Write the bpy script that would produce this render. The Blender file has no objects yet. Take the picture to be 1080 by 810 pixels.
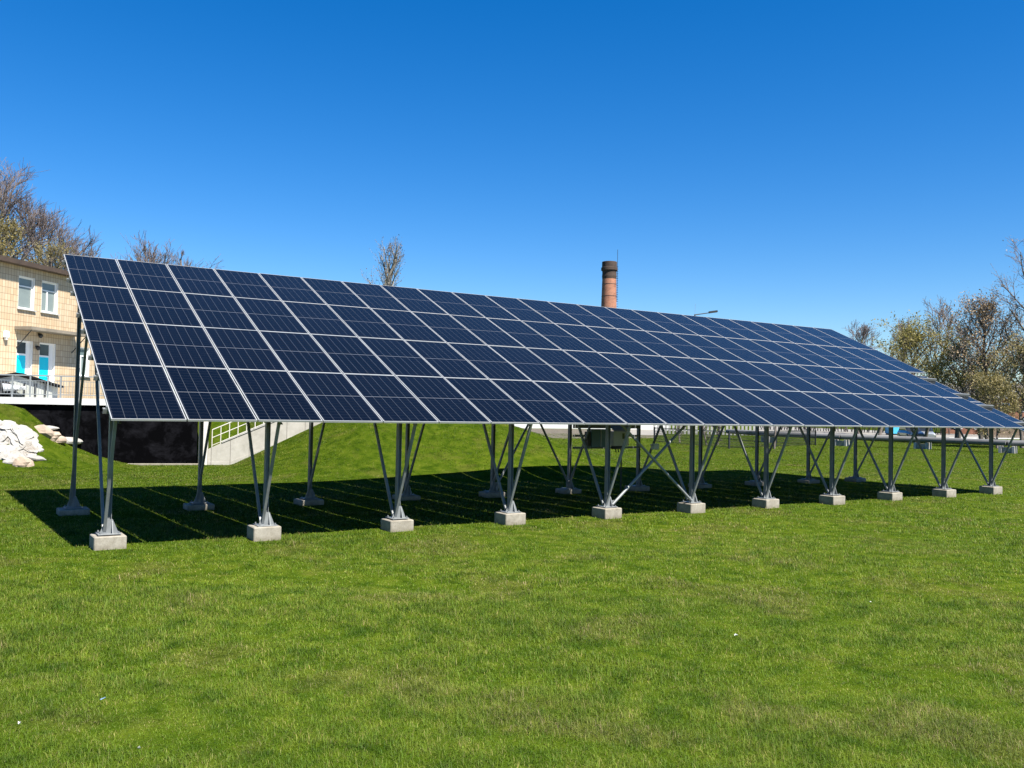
import bpy, math, random
import numpy as np
from mathutils import Vector, Matrix
R = math.radians
S = bpy.context.scene
COL = S.collection

# ------------------------------------------------------------------ camera
FPX = 935.97                                     # focal length in photo pixels (photo 1080 wide)
CAM = Vector((-2.096, -15.067, 2.479))
CR = Vector((0.84610651, -0.53265078, 0.01967024))
CU = Vector((-0.03118632, -0.01263088, 0.99943678))
CF = Vector((0.53210073, 0.84624087, 0.02729848))
cd = bpy.data.cameras.new('camera')
cd.sensor_fit = 'HORIZONTAL'; cd.sensor_width = 36; cd.lens = FPX / 1080 * 36
cd.clip_start = 0.1; cd.clip_end = 5000
cam = bpy.data.objects.new('camera', cd); COL.objects.link(cam)
cam.matrix_world = Matrix(((CR.x, CU.x, -CF.x, CAM.x), (CR.y, CU.y, -CF.y, CAM.y),
                           (CR.z, CU.z, -CF.z, CAM.z), (0, 0, 0, 1)))
S.camera = cam

# ------------------------------------------------------------------ sky, sun, exposure
SUN_AZ, SUN_EL = R(168), R(55)
w = bpy.data.worlds.new('World'); S.world = w; w.use_nodes = True
nt = w.node_tree
sky = nt.nodes.new('ShaderNodeTexSky'); sky.sky_type = 'NISHITA'; sky.sun_disc = False
sky.sun_elevation = SUN_EL; sky.sun_rotation = SUN_AZ
sky.altitude = 0; sky.air_density = 1.0; sky.dust_density = 0.2; sky.ozone_density = 6.0
bg = nt.nodes['Background']; bg.inputs['Strength'].default_value = 0.060
hs_ = nt.nodes.new('ShaderNodeHueSaturation'); hs_.inputs['Saturation'].default_value = 1.35; hs_.inputs['Hue'].default_value = 0.506   # the photo's vivid sky
nt.links.new(sky.outputs[0], hs_.inputs['Color']); nt.links.new(hs_.outputs[0], bg.inputs['Color'])
sl = bpy.data.lights.new('sun', 'SUN'); sl.energy = 5.0; sl.angle = R(0.53); sl.color = (1.0, 0.955, 0.87)
so = bpy.data.objects.new('sun', sl); COL.objects.link(so)
sdir = Vector((math.sin(SUN_AZ) * math.cos(SUN_EL), math.cos(SUN_AZ) * math.cos(SUN_EL), math.sin(SUN_EL)))
so.rotation_euler = sdir.to_track_quat('Z', 'Y').to_euler()
S.view_settings.view_transform = 'Standard'; S.view_settings.look = 'None'
S.view_settings.exposure = 1.45; S.view_settings.gamma = 1.0; S.view_settings.use_curve_mapping = False

# ------------------------------------------------------------------ helpers
def ray(px, py): return CF + CR * ((px - 540) / FPX) + CU * ((405 - py) / FPX)
def at_depth(px, py, d): return CAM + ray(px, py) * d
def at_ground(px, py, z=0.0):
    r = ray(px, py); return CAM + r * ((z - CAM.z) / r.z)
def at_y(px, py, y):
    r = ray(px, py); return CAM + r * ((y - CAM.y) / r.y)
def sstep(a, b, x):
    t = np.clip((np.asarray(x, float) - a) / (b - a), 0, 1); return t * t * (3 - 2 * t)

class MB:
    """collects shapes into one mesh"""
    def __init__(s): s.v = []; s.f = []
    def add(s, vs, fs):
        n = len(s.v); s.v += [tuple(v) for v in vs]; s.f += [tuple(i + n for i in f) for f in fs]
    def box(s, c, d, ax=None, b=0.0):
        """box of full size d at centre c with axes ax; b = small corner chamfer"""
        c = Vector(c); X, Y, Z = ax or (Vector((1, 0, 0)), Vector((0, 1, 0)), Vector((0, 0, 1)))
        hx, hy, hz = d[0] / 2, d[1] / 2, d[2] / 2
        if b <= 0:
            P = [c + X * (sx * hx) + Y * (sy * hy) + Z * (sz * hz) for sz in (-1, 1) for sx, sy in ((-1, -1), (1, -1), (1, 1), (-1, 1))]
            s.add(P, [(3, 2, 1, 0), (4, 5, 6, 7), (0, 1, 5, 4), (1, 2, 6, 5), (2, 3, 7, 6), (3, 0, 4, 7)])
        else:
            def ring(x, y, z):
                q = [(-x + b, -y), (x - b, -y), (x, -y + b), (x, y - b), (x - b, y), (-x + b, y), (-x, y - b), (-x, -y + b)]
                return [c + X * px + Y * py + Z * z for px, py in q]
            P = ring(hx - b, hy - b, -hz) + ring(hx, hy, -hz + b) + ring(hx, hy, hz - b) + ring(hx - b, hy - b, hz)
            F = [tuple(range(7, -1, -1)), tuple(range(24, 32))]
            for k in range(3):
                F += [(k * 8 + i, k * 8 + (i + 1) % 8, k * 8 + 8 + (i + 1) % 8, k * 8 + 8 + i) for i in range(8)]
            s.add(P, F)
    def bar(s, a, b, wx, wy, side=None, prof=None):
        """prismatic bar from a to b; side = direction of its width wx; prof = list of 2D points (closed)"""
        a = Vector(a); b = Vector(b); z = (b - a).normalized()
        x = Vector(side) if side is not None else (Vector((0, 0, 1)) if abs(z.z) < .9 else Vector((1, 0, 0)))
        x = (x - z * x.dot(z)).normalized(); y = z.cross(x)
        pr = prof or [(-wx / 2, -wy / 2), (wx / 2, -wy / 2), (wx / 2, wy / 2), (-wx / 2, wy / 2)]
        n = len(pr)
        P = [a + x * p[0] + y * p[1] for p in pr] + [b + x * p[0] + y * p[1] for p in pr]
        F = [(i, (i + 1) % n, n + (i + 1) % n, n + i) for i in range(n)]
        s.add(P, F + [tuple(range(n - 1, -1, -1)), tuple(range(n, 2 * n))])
    def tube(s, a, b, ra, rb=None, n=8, caps=True):
        a = Vector(a); b = Vector(b); rb = ra if rb is None else rb
        z = (b - a).normalized(); x = z.orthogonal().normalized(); y = z.cross(x)
        P = [a + (x * math.cos(2 * math.pi * i / n) + y * math.sin(2 * math.pi * i / n)) * ra for i in range(n)]
        P += [b + (x * math.cos(2 * math.pi * i / n) + y * math.sin(2 * math.pi * i / n)) * rb for i in range(n)]
        F = [(i, (i + 1) % n, n + (i + 1) % n, n + i) for i in range(n)]
        if caps: F += [tuple(range(n - 1, -1, -1)), tuple(range(n, 2 * n))]
        s.add(P, F)
    def lathe(s, c, prof, n=24):
        """prof = [(radius, z)]"""
        c = Vector(c); P = []; F = []
        for r, z in prof:
            P += [c + Vector((r * math.cos(2 * math.pi * i / n), r * math.sin(2 * math.pi * i / n), z)) for i in range(n)]
        for k in range(len(prof) - 1):
            F += [(k * n + i, k * n + (i + 1) % n, (k + 1) * n + (i + 1) % n, (k + 1) * n + i) for i in range(n)]
        F += [tuple(range(n - 1, -1, -1)), tuple(range((len(prof) - 1) * n, len(prof) * n))]
        s.add(P, F)
    def prism(s, pts, n):
        """polygon pts (3D, flat) extruded by vector n"""
        n = Vector(n); P = [Vector(p) for p in pts]; k = len(P)
        s.add(P + [p + n for p in P], [tuple(range(k - 1, -1, -1)), tuple(range(k, 2 * k))] +
              [(i, (i + 1) % k, k + (i + 1) % k, k + i) for i in range(k)])
    def build(s, name, m, parent=None, smooth=False):
        me = bpy.data.meshes.new(name); me.from_pydata(s.v, [], s.f); me.update()
        import bmesh
        bm = bmesh.new(); bm.from_mesh(me); bmesh.ops.recalc_face_normals(bm, faces=bm.faces); bm.to_mesh(me); bm.free()
        return link(name, me, m, parent, smooth)

def link(name, me, m, parent=None, smooth=False):
    for mm in (m if isinstance(m, (list, tuple)) else [m]): me.materials.append(mm)
    if smooth: me.polygons.foreach_set('use_smooth', [True] * len(me.polygons))
    o = bpy.data.objects.new(name, me); COL.objects.link(o); o.parent = parent
    return o
def tag(o, label, cat, group=None):
    o['label'] = label; o['category'] = cat
    if group: o['group'] = group
    return o
def thing(name, label, cat, loc=(0, 0, 0), group=None):
    o = bpy.data.objects.new(name, None); COL.objects.link(o); o.location = loc; o.empty_display_size = .2
    return tag(o, label, cat, group)
def kind(o, k): o['kind'] = k; return o
def local(mb, org):
    o = Vector(org); mb.v = [tuple(Vector(v) - o) for v in mb.v]; return mb

# ------------------------------------------------------------------ materials
class N:
    def __init__(s, name):
        s.m = bpy.data.materials.new(name); s.m.use_nodes = True; s.t = s.m.node_tree
        s.b = s.t.nodes['Principled BSDF']
    def n(s, ty, **k):
        x = s.t.nodes.new(ty)
        for a, v in k.items(): setattr(x, a, v)
        return x
    def l(s, a, b): s.t.links.new(a, b)
    def set(s, **k):
        for a, v in k.items(): s.b.inputs[a.replace('_', ' ')].default_value = v
        return s
    def math(s, op, a, b=None, c=None):
        x = s.n('ShaderNodeMath', operation=op)
        for i, v in enumerate((a, b, c)):
            if v is None: continue
            if isinstance(v, (int, float)): x.inputs[i].default_value = v
            else: s.l(v, x.inputs[i])
        return x.outputs[0]
    def noise(s, scale, detail=4, rough=.6, vec=None, dist=0):
        x = s.n('ShaderNodeTexNoise'); x.inputs['Scale'].default_value = scale; x.inputs['Detail'].default_value = detail
        x.inputs['Roughness'].default_value = rough; x.inputs['Distortion'].default_value = dist
        if vec is not None: s.l(vec, x.inputs['Vector'])
        return x.outputs[0]
    def ramp(s, f, stops):
        x = s.n('ShaderNodeValToRGB'); e = x.color_ramp.elements
        while len(e) < len(stops): e.new(.5)
        for q, (p, c) in zip(e, stops): q.position = p; q.color = (*c, 1)
        s.l(f, x.inputs[0]); return x.outputs[0]
    def mix(s, f, a, b, mode='MIX'):
        x = s.n('ShaderNodeMix', data_type='RGBA', blend_type=mode)
        for i, v in ((0, f), (6, a), (7, b)):
            if isinstance(v, (int, float)): x.inputs[i].default_value = v
            elif isinstance(v, tuple): x.inputs[i].default_value = (*v, 1)
            else: s.l(v, x.inputs[i])
        return x.outputs[2]
    def pos(s): return s.n('ShaderNodeNewGeometry').outputs['Position']
    def objc(s): return s.n('ShaderNodeTexCoord').outputs['Object']
    def col(s, c): s.l(c, s.b.inputs['Base Color']); return s
    def bump(s, h, strength=.3, dist=.01):
        x = s.n('ShaderNodeBump'); x.inputs['Strength'].default_value = strength; x.inputs['Distance'].default_value = dist
        s.l(h, x.inputs['Height']); s.l(x.outputs[0], s.b.inputs['Normal']); return s

def plain(name, c, rough=.6, metal=0.0, var=.25, scale=6, bump=0.0):
    """a colour with uneven wear"""
    k = N(name); k.set(Roughness=rough, Metallic=metal)
    f = k.noise(scale, 5, .65, k.pos())
    lo = tuple(x * (1 - var) for x in c); hi = tuple(min(1, x * (1 + var)) for x in c)
    k.col(k.ramp(f, [(.25, lo), (.75, hi)]))
    if bump: k.bump(k.noise(scale * 8, 4, .6, k.pos()), bump, .01)
    return k.m

M = {}
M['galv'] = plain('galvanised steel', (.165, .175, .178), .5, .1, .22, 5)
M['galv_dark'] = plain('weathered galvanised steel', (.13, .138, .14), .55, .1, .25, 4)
M['alu'] = plain('anodised aluminium', (.34, .345, .345), .45, .2, .1, 3)
M['back'] = plain('backsheet', (.5, .5, .5), .6, 0, .05)
M['white_paint'] = plain('white paint', (.72, .72, .70), .5, 0, .12, 3)
M['white_plaster'] = plain('white plaster', (.50, .48, .43), .8, 0, .15, 2, .2)
M['rail'] = plain('grey rail paint', (.20, .215, .225), .5, .1, .12)
M['dark_metal'] = plain('dark metal', (.016, .017, .019), .55, .1, .3)
M['black_roof'] = plain('black roofing', (.005, .005, .005), .9, 0, .3, 3)
M['black_roof'].node_tree.nodes['Principled BSDF'].inputs['Specular IOR Level'].default_value = .05
M['brown'] = plain('brown fascia', (.055, .036, .024), .6, 0, .3, 2)
M['teal'] = plain('teal cabinet paint', (.03, .10, .12), .4, 0, .12)
M['cab_grey'] = plain('grey cabinet paint', (.33, .34, .31), .5, 0, .12)
M['turq'] = plain('turquoise paint', (.0, .52, .66), .4, 0, .08, 2)
M['bark'] = plain('bark', (.12, .10, .085), .9, 0, .35, 3)
M['bark_pale'] = plain('pale birch bark', (.19, .175, .15), .85, 0, .4, 2)
M['twig'] = plain('bare twigs', (.125, .10, .095), .9, 0, .3, 1)
M['twig_green'] = plain('budding twigs', (.20, .17, .085), .9, 0, .3, 1)
M['old_white'] = plain('old white paint', (.30, .29, .27), .7, 0, .3, 3)
M['sill'] = plain('sheet metal sill', (.5, .5, .48), .4, .3, .1)
M['road'] = plain('pale concrete road', (.20, .185, .16), .85, 0, .18, .5)
M['asphalt'] = plain('worn asphalt', (.13, .13, .13), .9, 0, .2, .6)
M['soil'] = plain('bare soil and dead grass', (.085, .070, .046), .95, 0, .45, 1.5)
M['pipe'] = plain('grey pipe wrap', (.11, .11, .11), .8, 0, .25, 1)
M['tyre'] = plain('tyre rubber', (.02, .02, .02), .85)
M['rim'] = plain('wheel rim', (.4, .4, .42), .35, .8)
M['carglass'] = plain('car glass', (.015, .018, .022), .08, 0, .1)
M['light_red'] = plain('tail light', (.35, .02, .02), .2)
def car_paint(c):
    k = N('car paint'); k.set(Base_Color=(*c, 1), Roughness=.3, Coat_Weight=.7, Coat_Roughness=.05, Metallic=.3); return k.m
def leafmat(name, a, b, tr=.35):
    k = N(name); k.set(Roughness=.6)
    at = k.n('ShaderNodeNewGeometry').outputs['Random Per Island']
    c = k.ramp(at, [(0, a), (1, b)]); k.col(c)
    t = k.n('ShaderNodeBsdfTranslucent'); k.l(c, t.inputs[0])
    mx = k.n('ShaderNodeMixShader'); mx.inputs[0].default_value = tr
    out = k.t.nodes['Material Output']; k.l(k.b.outputs[0], mx.inputs[1]); k.l(t.outputs[0], mx.inputs[2]); k.l(mx.outputs[0], out.inputs[0])
    return k.m
M['leaf_yg'] = leafmat('yellow green buds', (.145, .13, .028), (.27, .235, .06))
M['leaf_ol'] = leafmat('olive buds', (.15, .125, .042), (.26, .215, .08))
M['leaf_or'] = leafmat('rusty buds', (.24, .165, .085), (.38, .28, .175))
M['leaf_br'] = leafmat('brown catkins', (.10, .075, .05), (.17, .12, .085))

def grass_colour(k, vec):
    """patchy lawn tint shared by soil and blades"""
    a = k.noise(.55, 5, .62, vec, .6); b = k.noise(2.6, 4, .6, vec, .4); c = k.noise(.13, 3, .5, vec)
    green = k.ramp(b, [(.30, (.040, .082, .006)), (.50, (.088, .140, .011)), (.72, (.142, .188, .020))])
    dry = k.ramp(b, [(.3, (.10, .098, .022)), (.7, (.20, .175, .060))])
    f = k.math('MULTIPLY', k.math('SUBTRACT', a, .52), 4.2); 
    f = k.n('ShaderNodeClamp'); 
    k.l(k.math('MULTIPLY', k.math('SUBTRACT', a, .53), 4.0), f.inputs[0]); f.inputs[2].default_value = .33
    base = k.mix(f.outputs[0], green, dry)
    sh = k.ramp(c, [(.3, (.86, .90, .80)), (.7, (1.10, 1.06, 1.0))])
    base = k.mix(1.0, base, sh, 'MULTIPLY')
    # colour painted darker toward the back, for the self-shade sparser far blades lack
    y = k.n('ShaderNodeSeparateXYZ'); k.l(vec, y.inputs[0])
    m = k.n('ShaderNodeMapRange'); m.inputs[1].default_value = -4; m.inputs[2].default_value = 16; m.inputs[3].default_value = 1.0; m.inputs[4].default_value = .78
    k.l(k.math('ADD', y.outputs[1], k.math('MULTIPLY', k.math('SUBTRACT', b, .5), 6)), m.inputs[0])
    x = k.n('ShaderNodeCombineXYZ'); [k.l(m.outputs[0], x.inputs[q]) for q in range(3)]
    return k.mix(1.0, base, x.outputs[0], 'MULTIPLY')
def mk_ground():
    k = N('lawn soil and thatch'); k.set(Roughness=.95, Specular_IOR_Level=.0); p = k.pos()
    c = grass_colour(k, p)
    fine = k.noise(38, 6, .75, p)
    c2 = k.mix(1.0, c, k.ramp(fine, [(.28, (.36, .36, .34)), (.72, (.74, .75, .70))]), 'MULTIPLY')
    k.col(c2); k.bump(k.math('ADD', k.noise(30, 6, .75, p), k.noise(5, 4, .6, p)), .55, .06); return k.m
def mk_blades():
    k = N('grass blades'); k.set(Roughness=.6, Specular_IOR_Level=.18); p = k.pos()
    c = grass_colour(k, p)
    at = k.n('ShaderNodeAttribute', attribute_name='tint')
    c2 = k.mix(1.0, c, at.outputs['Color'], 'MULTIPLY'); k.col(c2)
    t = k.n('ShaderNodeBsdfTranslucent'); k.l(c2, t.inputs[0])
    mx = k.n('ShaderNodeMixShader'); mx.inputs[0].default_value = .3
    out = k.t.nodes['Material Output']; k.l(k.b.outputs[0], mx.inputs[1]); k.l(t.outputs[0], mx.inputs[2]); k.l(mx.outputs[0], out.inputs[0])
    return k.m
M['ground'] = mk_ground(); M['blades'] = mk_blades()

PW, PL = 1.131, 2.260                            # module size
def mk_cells():
    k = N('solar cells under glass'); k.set(Roughness=.07, IOR=1.23, Sheen_Weight=.18, Sheen_Roughness=.30)
    sp = k.n('ShaderNodeSeparateXYZ'); k.l(k.objc(), sp.inputs[0]); x, y = sp.outputs[0], sp.outputs[1]
    cw = (PW - .06) / 6
    u = k.math('DIVIDE', k.math('SUBTRACT', x, .03), cw)
    fu = k.math('ABSOLUTE', k.math('SUBTRACT', k.math('FRACT', u), .5))
    lu = k.math('GREATER_THAN', fu, .5 - .0036 / cw)
    ym = k.math('ABSOLUTE', k.math('SUBTRACT', y, PL / 2))
    mid = k.math('LESS_THAN', ym, .0075)
    ch = (PL / 2 - .03 - .008) / 9
    fv = k.math('ABSOLUTE', k.math('SUBTRACT', k.math('FRACT', k.math('DIVIDE', k.math('SUBTRACT', ym, .008), ch)), .5))
    lv = k.math('GREATER_THAN', fv, .5 - .0032 / ch)
    edge = k.math('GREATER_THAN', k.math('ABSOLUTE', k.math('SUBTRACT', x, PW / 2)), PW / 2 - .030)
    edge2 = k.math('GREATER_THAN', ym, PL / 2 - .030)
    # fine busbars, nine to a cell
    bb = k.math('GREATER_THAN', k.math('ABSOLUTE', k.math('SUBTRACT', k.math('FRACT', k.math('MULTIPLY', u, 9)), .5)), .465)
    oi = k.n('ShaderNodeObjectInfo').outputs['Random']
    cell = k.ramp(oi, [(0, (.0006, .0008, .0018)), (1, (.0010, .0014, .003))])
    f2 = k.noise(9, 3, .5, k.objc()); cell = k.mix(1., cell, k.ramp(f2, [(.3, (.85,) * 3), (.7, (1.15,) * 3)]), 'MULTIPLY')
    c = k.mix(k.math('MULTIPLY', bb, .5), cell, (.003, .004, .008))
    c = k.mix(k.math('MULTIPLY', lv, .55), c, (.026, .029, .036))
    c = k.mix(lu, c, (.045, .049, .056)); c = k.mix(mid, c, (.11, .115, .125))
    c = k.mix(k.math('MAXIMUM', edge, edge2), c, (.004, .006, .012))
    k.col(c)
    k.l(k.ramp(k.noise(4, 3, .6, k.objc()), [(.3, (.05,) * 3), (.8, (.11,) * 3)]), k.b.inputs['Roughness'])
    return k.m
M['cells'] = mk_cells()
def mk_tiles():
    k = N('cream facade tiles'); k.set(Roughness=.5)
    b = k.n('ShaderNodeTexBrick'); b.offset = 0; b.squash = 1
    tc = k.objc(); k.l(tc, b.inputs['Vector'])
    b.inputs['Scale'].default_value = 1; b.inputs['Brick Width'].default_value = .17; b.inputs['Row Height'].default_value = .285
    b.inputs['Mortar Size'].default_value = .009; b.inputs['Mortar Smooth'].default_value = .3
    b.inputs['Color1'].default_value = (.44, .335, .215, 1); b.inputs['Color2'].default_value = (.52, .42, .29, 1); b.inputs['Mortar'].default_value = (.17, .105, .06, 1)
    b.inputs['Bias'].default_value = 0
    st = k.ramp(k.noise(.9, 6, .7, tc, .5), [(.35, (1, 1, 1)), (.62, (1, .95, .88)), (.8, (.80, .60, .42))])
    k.col(k.mix(1., b.outputs[0], st, 'MULTIPLY')); k.bump(b.outputs[1], .25, .01).b.inputs['Normal']
    return k.m
M['tiles'] = mk_tiles()
def mk_bitumen():
    k = N('black bitumen coating'); k.set(Roughness=.9, Specular_IOR_Level=.02)
    p = k.pos(); f = k.noise(1.4, 6, .75, p, .4); g = k.noise(7, 6, .8, p)
    c = k.ramp(f, [(.45, (.0012, .0012, .0016)), (.75, (.012, .012, .015))])
    k.col(k.mix(k.math('MULTIPLY', k.math('GREATER_THAN', g, .66), .3), c, (.03, .03, .034))); k.bump(g, .4, .02); return k.m
M['bitumen'] = mk_bitumen()
def mk_brick(name, c1, c2, mort, sc=1.0):
    k = N(name); k.set(Roughness=.9); tc = k.n('ShaderNodeTexCoord').outputs['UV']
    b = k.n('ShaderNodeTexBrick'); k.l(tc, b.inputs['Vector']); b.inputs['Scale'].default_value = sc
    b.inputs['Brick Width'].default_value = .25; b.inputs['Row Height'].default_value = .08; b.inputs['Mortar Size'].default_value = .008
    b.inputs['Color1'].default_value = (*c1, 1); b.inputs['Color2'].default_value = (*c2, 1); b.inputs['Mortar'].default_value = (*mort, 1)
    f = k.noise(.8, 6, .7, k.pos(), .3)
    k.col(k.mix(1., b.outputs[0], k.ramp(f, [(.32, (.55, .45, .42)), (.5, (1, 1, 1)), (.72, (1.25, 1.2, 1.15))]), 'MULTIPLY')); return k.m
M['brick'] = mk_brick('red brick', (.25, .092, .05), (.33, .14, .08), (.22, .15, .11))
M['brick_sooty'] = mk_brick('sooty dark brick', (.04, .024, .018), (.06, .036, .026), (.03, .024, .02))
def mk_concrete():
    k = N('cast concrete'); k.set(Roughness=.9); p = k.pos()
    f = k.noise(5, 6, .7, p); g = k.noise(60, 4, .7, p)
    c = k.ramp(f, [(.3, (.21, .19, .155)), (.7, (.31, .285, .235))])
    z = k.n('ShaderNodeSeparateXYZ'); k.l(p, z.inputs[0])
    ed = k.math('ADD', k.math('MULTIPLY', z.outputs[2], -7), k.math('MULTIPLY', k.noise(9, 5, .7, p), 1.6))
    cl = k.n('ShaderNodeClamp'); k.l(ed, cl.inputs[0]); c = k.mix(k.math('MULTIPLY', cl.outputs[0], .7), c, (.12, .10, .06))
    dr = k.noise(3.5, 5, .8, p, 1.0); c = k.mix(1., c, k.ramp(dr, [(.35, (.78, .76, .72)), (.55, (1, 1, 1))]), 'MULTIPLY')
    k.col(k.mix(1., c, k.ramp(g, [(.3, (.8,) * 3), (.7, (1.1,) * 3)]), 'MULTIPLY')); k.bump(g, .3, .006); return k.m
M['concrete'] = mk_concrete()
M['slab'] = plain('pale terrace concrete', (.46, .46, .45), .85, 0, .12, 2, .15)
def mk_glass():
    k = N('window glass'); k.set(Roughness=.04, IOR=1.5)
    c = k.ramp(k.noise(1.2, 2, .5, k.pos()), [(.4, (.10, .14, .14)), (.6, (.20, .25, .24))]); k.col(c); return k.m
M['glass'] = mk_glass()
M['curtain'] = plain('curtain behind glass', (.17, .20, .19), .15, 0, .1, 2)
M['dark_glass'] = plain('dark glass', (.035, .045, .05), .05, 0, .3, 2)
M['reveal'] = plain('white reveal', (.72, .70, .66), .7, 0, .06)
def mk_rock():
    k = N('chalky rubble'); k.set(Roughness=.95); p = k.pos(); f = k.noise(2.2, 7, .75, p, .4)
    k.col(k.ramp(f, [(.30, (.14, .11, .08)), (.44, (.25, .235, .21)), (.7, (.37, .365, .35))])); k.bump(k.noise(12, 6, .75, p), .6, .05); return k.m
M['chalk'] = mk_rock()
M['rock'] = plain('tan stone', (.30, .235, .18), .9, 0, .25, 3, .4)

# ------------------------------------------------------------------ ground
# wall frame: s runs along the retaining wall (0 at its right end), t runs behind it
WP = np.array([6.07, 21.14]); WD = np.array([.9635, -.2678]); WB = np.array([.2678, .9635])
def st(x, y):
    dx = np.asarray(x, float) - WP[0]; dy = np.asarray(y, float) - WP[1]
    return dx * WD[0] + dy * WD[1], dx * WB[0] + dy * WB[1]
def sw(s, t, z=0.0): return Vector((WP[0] + WD[0] * s + WB[0] * t, WP[1] + WD[1] * s + WB[1] * t, z))
WDv = Vector((*WD, 0)); WBv = Vector((*WB, 0)); UZ = Vector((0, 0, 1))
def wob(x, y, f=1.0):
    return (np.sin(x * 1.3 * f + 1.7 * np.sin(y * .7 * f)) + np.sin(y * 1.1 * f + 1.3 * np.sin(x * .9 * f + 2)) + .6 * np.sin((x + y) * 2.1 * f)) / 2.6
def terrain(x, y):
    x = np.asarray(x, float); y = np.asarray(y, float); s, t = st(x, y)
    z = .018 * wob(x, y, .9) * sstep(60, 30, np.hypot(x, y))
    lump = wob(x, y, 2.2)
    # bank right of the wall
    bs = np.clip(.5 * (s - 1.3), 0, 2.35) * (1 - sstep(9.5, 20, s))
    z = z + bs * sstep(-8.5, .4, t) * (1 + .03 * lump)
    # the stair trench
    z = z - .75 * ((s > .35) & (s < 6.6) & (t > .2) & (t < 1.95))
    # plateau behind the terrace
    z = np.where(s <= .05, np.maximum(z, 2.25 * sstep(.5, 1.5, t) + .28 * sstep(7, 9, t)), z)
    # mound in front of the wall at the left
    mh = np.interp(s, [-9, -6.7, -6.1, -5.3, -4.5, -3.6, -2.6, -2.0], [2.3, 2.27, 2.1, 1.4, .75, .36, .08, 0])
    mm = mh * (1 - sstep(-.3, -4.0 - .12 * (s + 5), t)) if False else mh * sstep(-4.2, -.35, t + .25 * lump * (t < -.8))
    z = np.where((t < .1) & (s < 0), np.maximum(z, z + mm), z)
    return z
def hz(x, y): return float(terrain(x, y))
def hit(px, py):
    r = ray(px, py); a = np.arange(3, 200, .15)
    X, Y, Z = CAM.x + r.x * a, CAM.y + r.y * a, CAM.z + r.z * a
    b = np.nonzero(Z < terrain(X, Y))[0]
    return CAM + r * float(a[b[0]]) if len(b) else at_ground(px, py)

def axis(segs):
    out = []
    for a, b, d in segs: out += list(np.arange(a, b - 1e-6, d))
    return np.array(out + [segs[-1][1]])
gx = axis([(-700, -100, 60), (-100, -20, 8), (-20, -6, 1.0), (-6, 16, .22), (16, 34, .6), (34, 100, 4), (100, 900, 50)])
gy = axis([(-300, -60, 30), (-60, -18, 4), (-18, 15, .6), (15, 26, .22), (26, 34, .5), (34, 100, 4), (100, 1100, 50)])
GX, GY = np.meshgrid(gx, gy); GZ = terrain(GX, GY)
nx, ny = len(gx), len(gy)
me = bpy.data.meshes.new('lawn_ground')
vv = np.stack([GX, GY, GZ], -1).reshape(-1, 3)
I = np.arange(nx * ny).reshape(ny, nx)
ff = np.stack([I[:-1, :-1], I[:-1, 1:], I[1:, 1:], I[1:, :-1]], -1).reshape(-1, 4)
me.vertices.add(len(vv)); me.vertices.foreach_set('co', vv.ravel())
me.loops.add(ff.size); me.loops.foreach_set('vertex_index', ff.ravel().astype(np.int32))
me.polygons.add(len(ff)); me.polygons.foreach_set('loop_start', np.arange(0, ff.size, 4, dtype=np.int32)); me.polygons.foreach_set('loop_total', np.full(len(ff), 4, np.int32))
me.update(calc_edges=True)
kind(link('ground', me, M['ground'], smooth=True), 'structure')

def sheet(name, pts, z, m):
    mb = MB(); mb.add([(p[0], p[1], z) for p in pts], [tuple(range(len(pts)))])
    return kind(mb.build(name, m), 'structure')

# ------------------------------------------------------------------ terrace, retaining wall, stairs
mb = MB(); q = [sw(-34, -.12), sw(.1, -.12), sw(.1, 11), sw(-34, 11)]
mb.prism([(p.x, p.y, 2.28) for p in q], (0, 0, .25))
kind(mb.build('terrace', M['slab']), 'structure')
mb = MB(); mb.box(sw(-17, .22, 1.05), (34, .4, 2.455), (WDv, WBv, UZ))
tag(mb.build('retaining_wall', M['bitumen']), 'black bitumen-coated retaining wall under the terrace edge', 'wall')
mb = MB(); mb.box(sw(-1.6, -.13, .02), (3.5, .24, .09), (WDv, WBv, UZ), .01)
tag(mb.build('kerb', M['concrete']), 'low pale plinth strip along the foot of the black wall', 'kerb')
mb = MB(); mb.box(sw(.24, .18, 1.12), (.34, .5, 2.3), (WDv, WBv, UZ), .015)
tag(mb.build('wall_pillar', M['white_plaster']), 'white pillar at the right end of the black wall', 'pillar')
def mk_stone():
    k = N('stone-faced stair wall'); k.set(Roughness=.9); p = k.pos()
    d = k.n('ShaderNodeVectorMath', operation='DOT_PRODUCT'); k.l(p, d.inputs[0]); d.inputs[1].default_value = (WD[0], WD[1], 0)
    q = k.math('LESS_THAN', k.math('FRACT', k.math('DIVIDE', d.outputs['Value'], .72)), .035)
    c = k.ramp(k.noise(3, 6, .7, p), [(.3, (.27, .255, .22)), (.7, (.38, .36, .32))])
    k.col(k.mix(k.math('MULTIPLY', q, .75), c, (.10, .09, .08))); return k.m
M['stone'] = mk_stone()
stair = thing('outdoor_stairs', 'white-sided outdoor stairs climbing the grass bank', 'stairs', sw(.42, 0, 0))
O = stair.location.copy()
mb = MB()
prof = [(.42, -.2), (1.3, -.2), (5.6, 1.7), (5.6, 2.75), (5.2, 2.75), (.9, .86), (.42, .62)]
mb.prism([sw(a, 0, z) for a, z in prof], WBv * .24)
local(mb, O).build('stringer_wall', M['stone'], stair)
mb = MB(); mb.prism([sw(a, -.03, z) for a, z in [(.42, -.2), (1.3, -.2), (5.6, 1.7), (5.6, 2.02), (1.25, .12), (.42, .12)]], WBv * .027)
local(mb, O).build('plinth_course', M['stone'], stair)
mb = MB()
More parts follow.
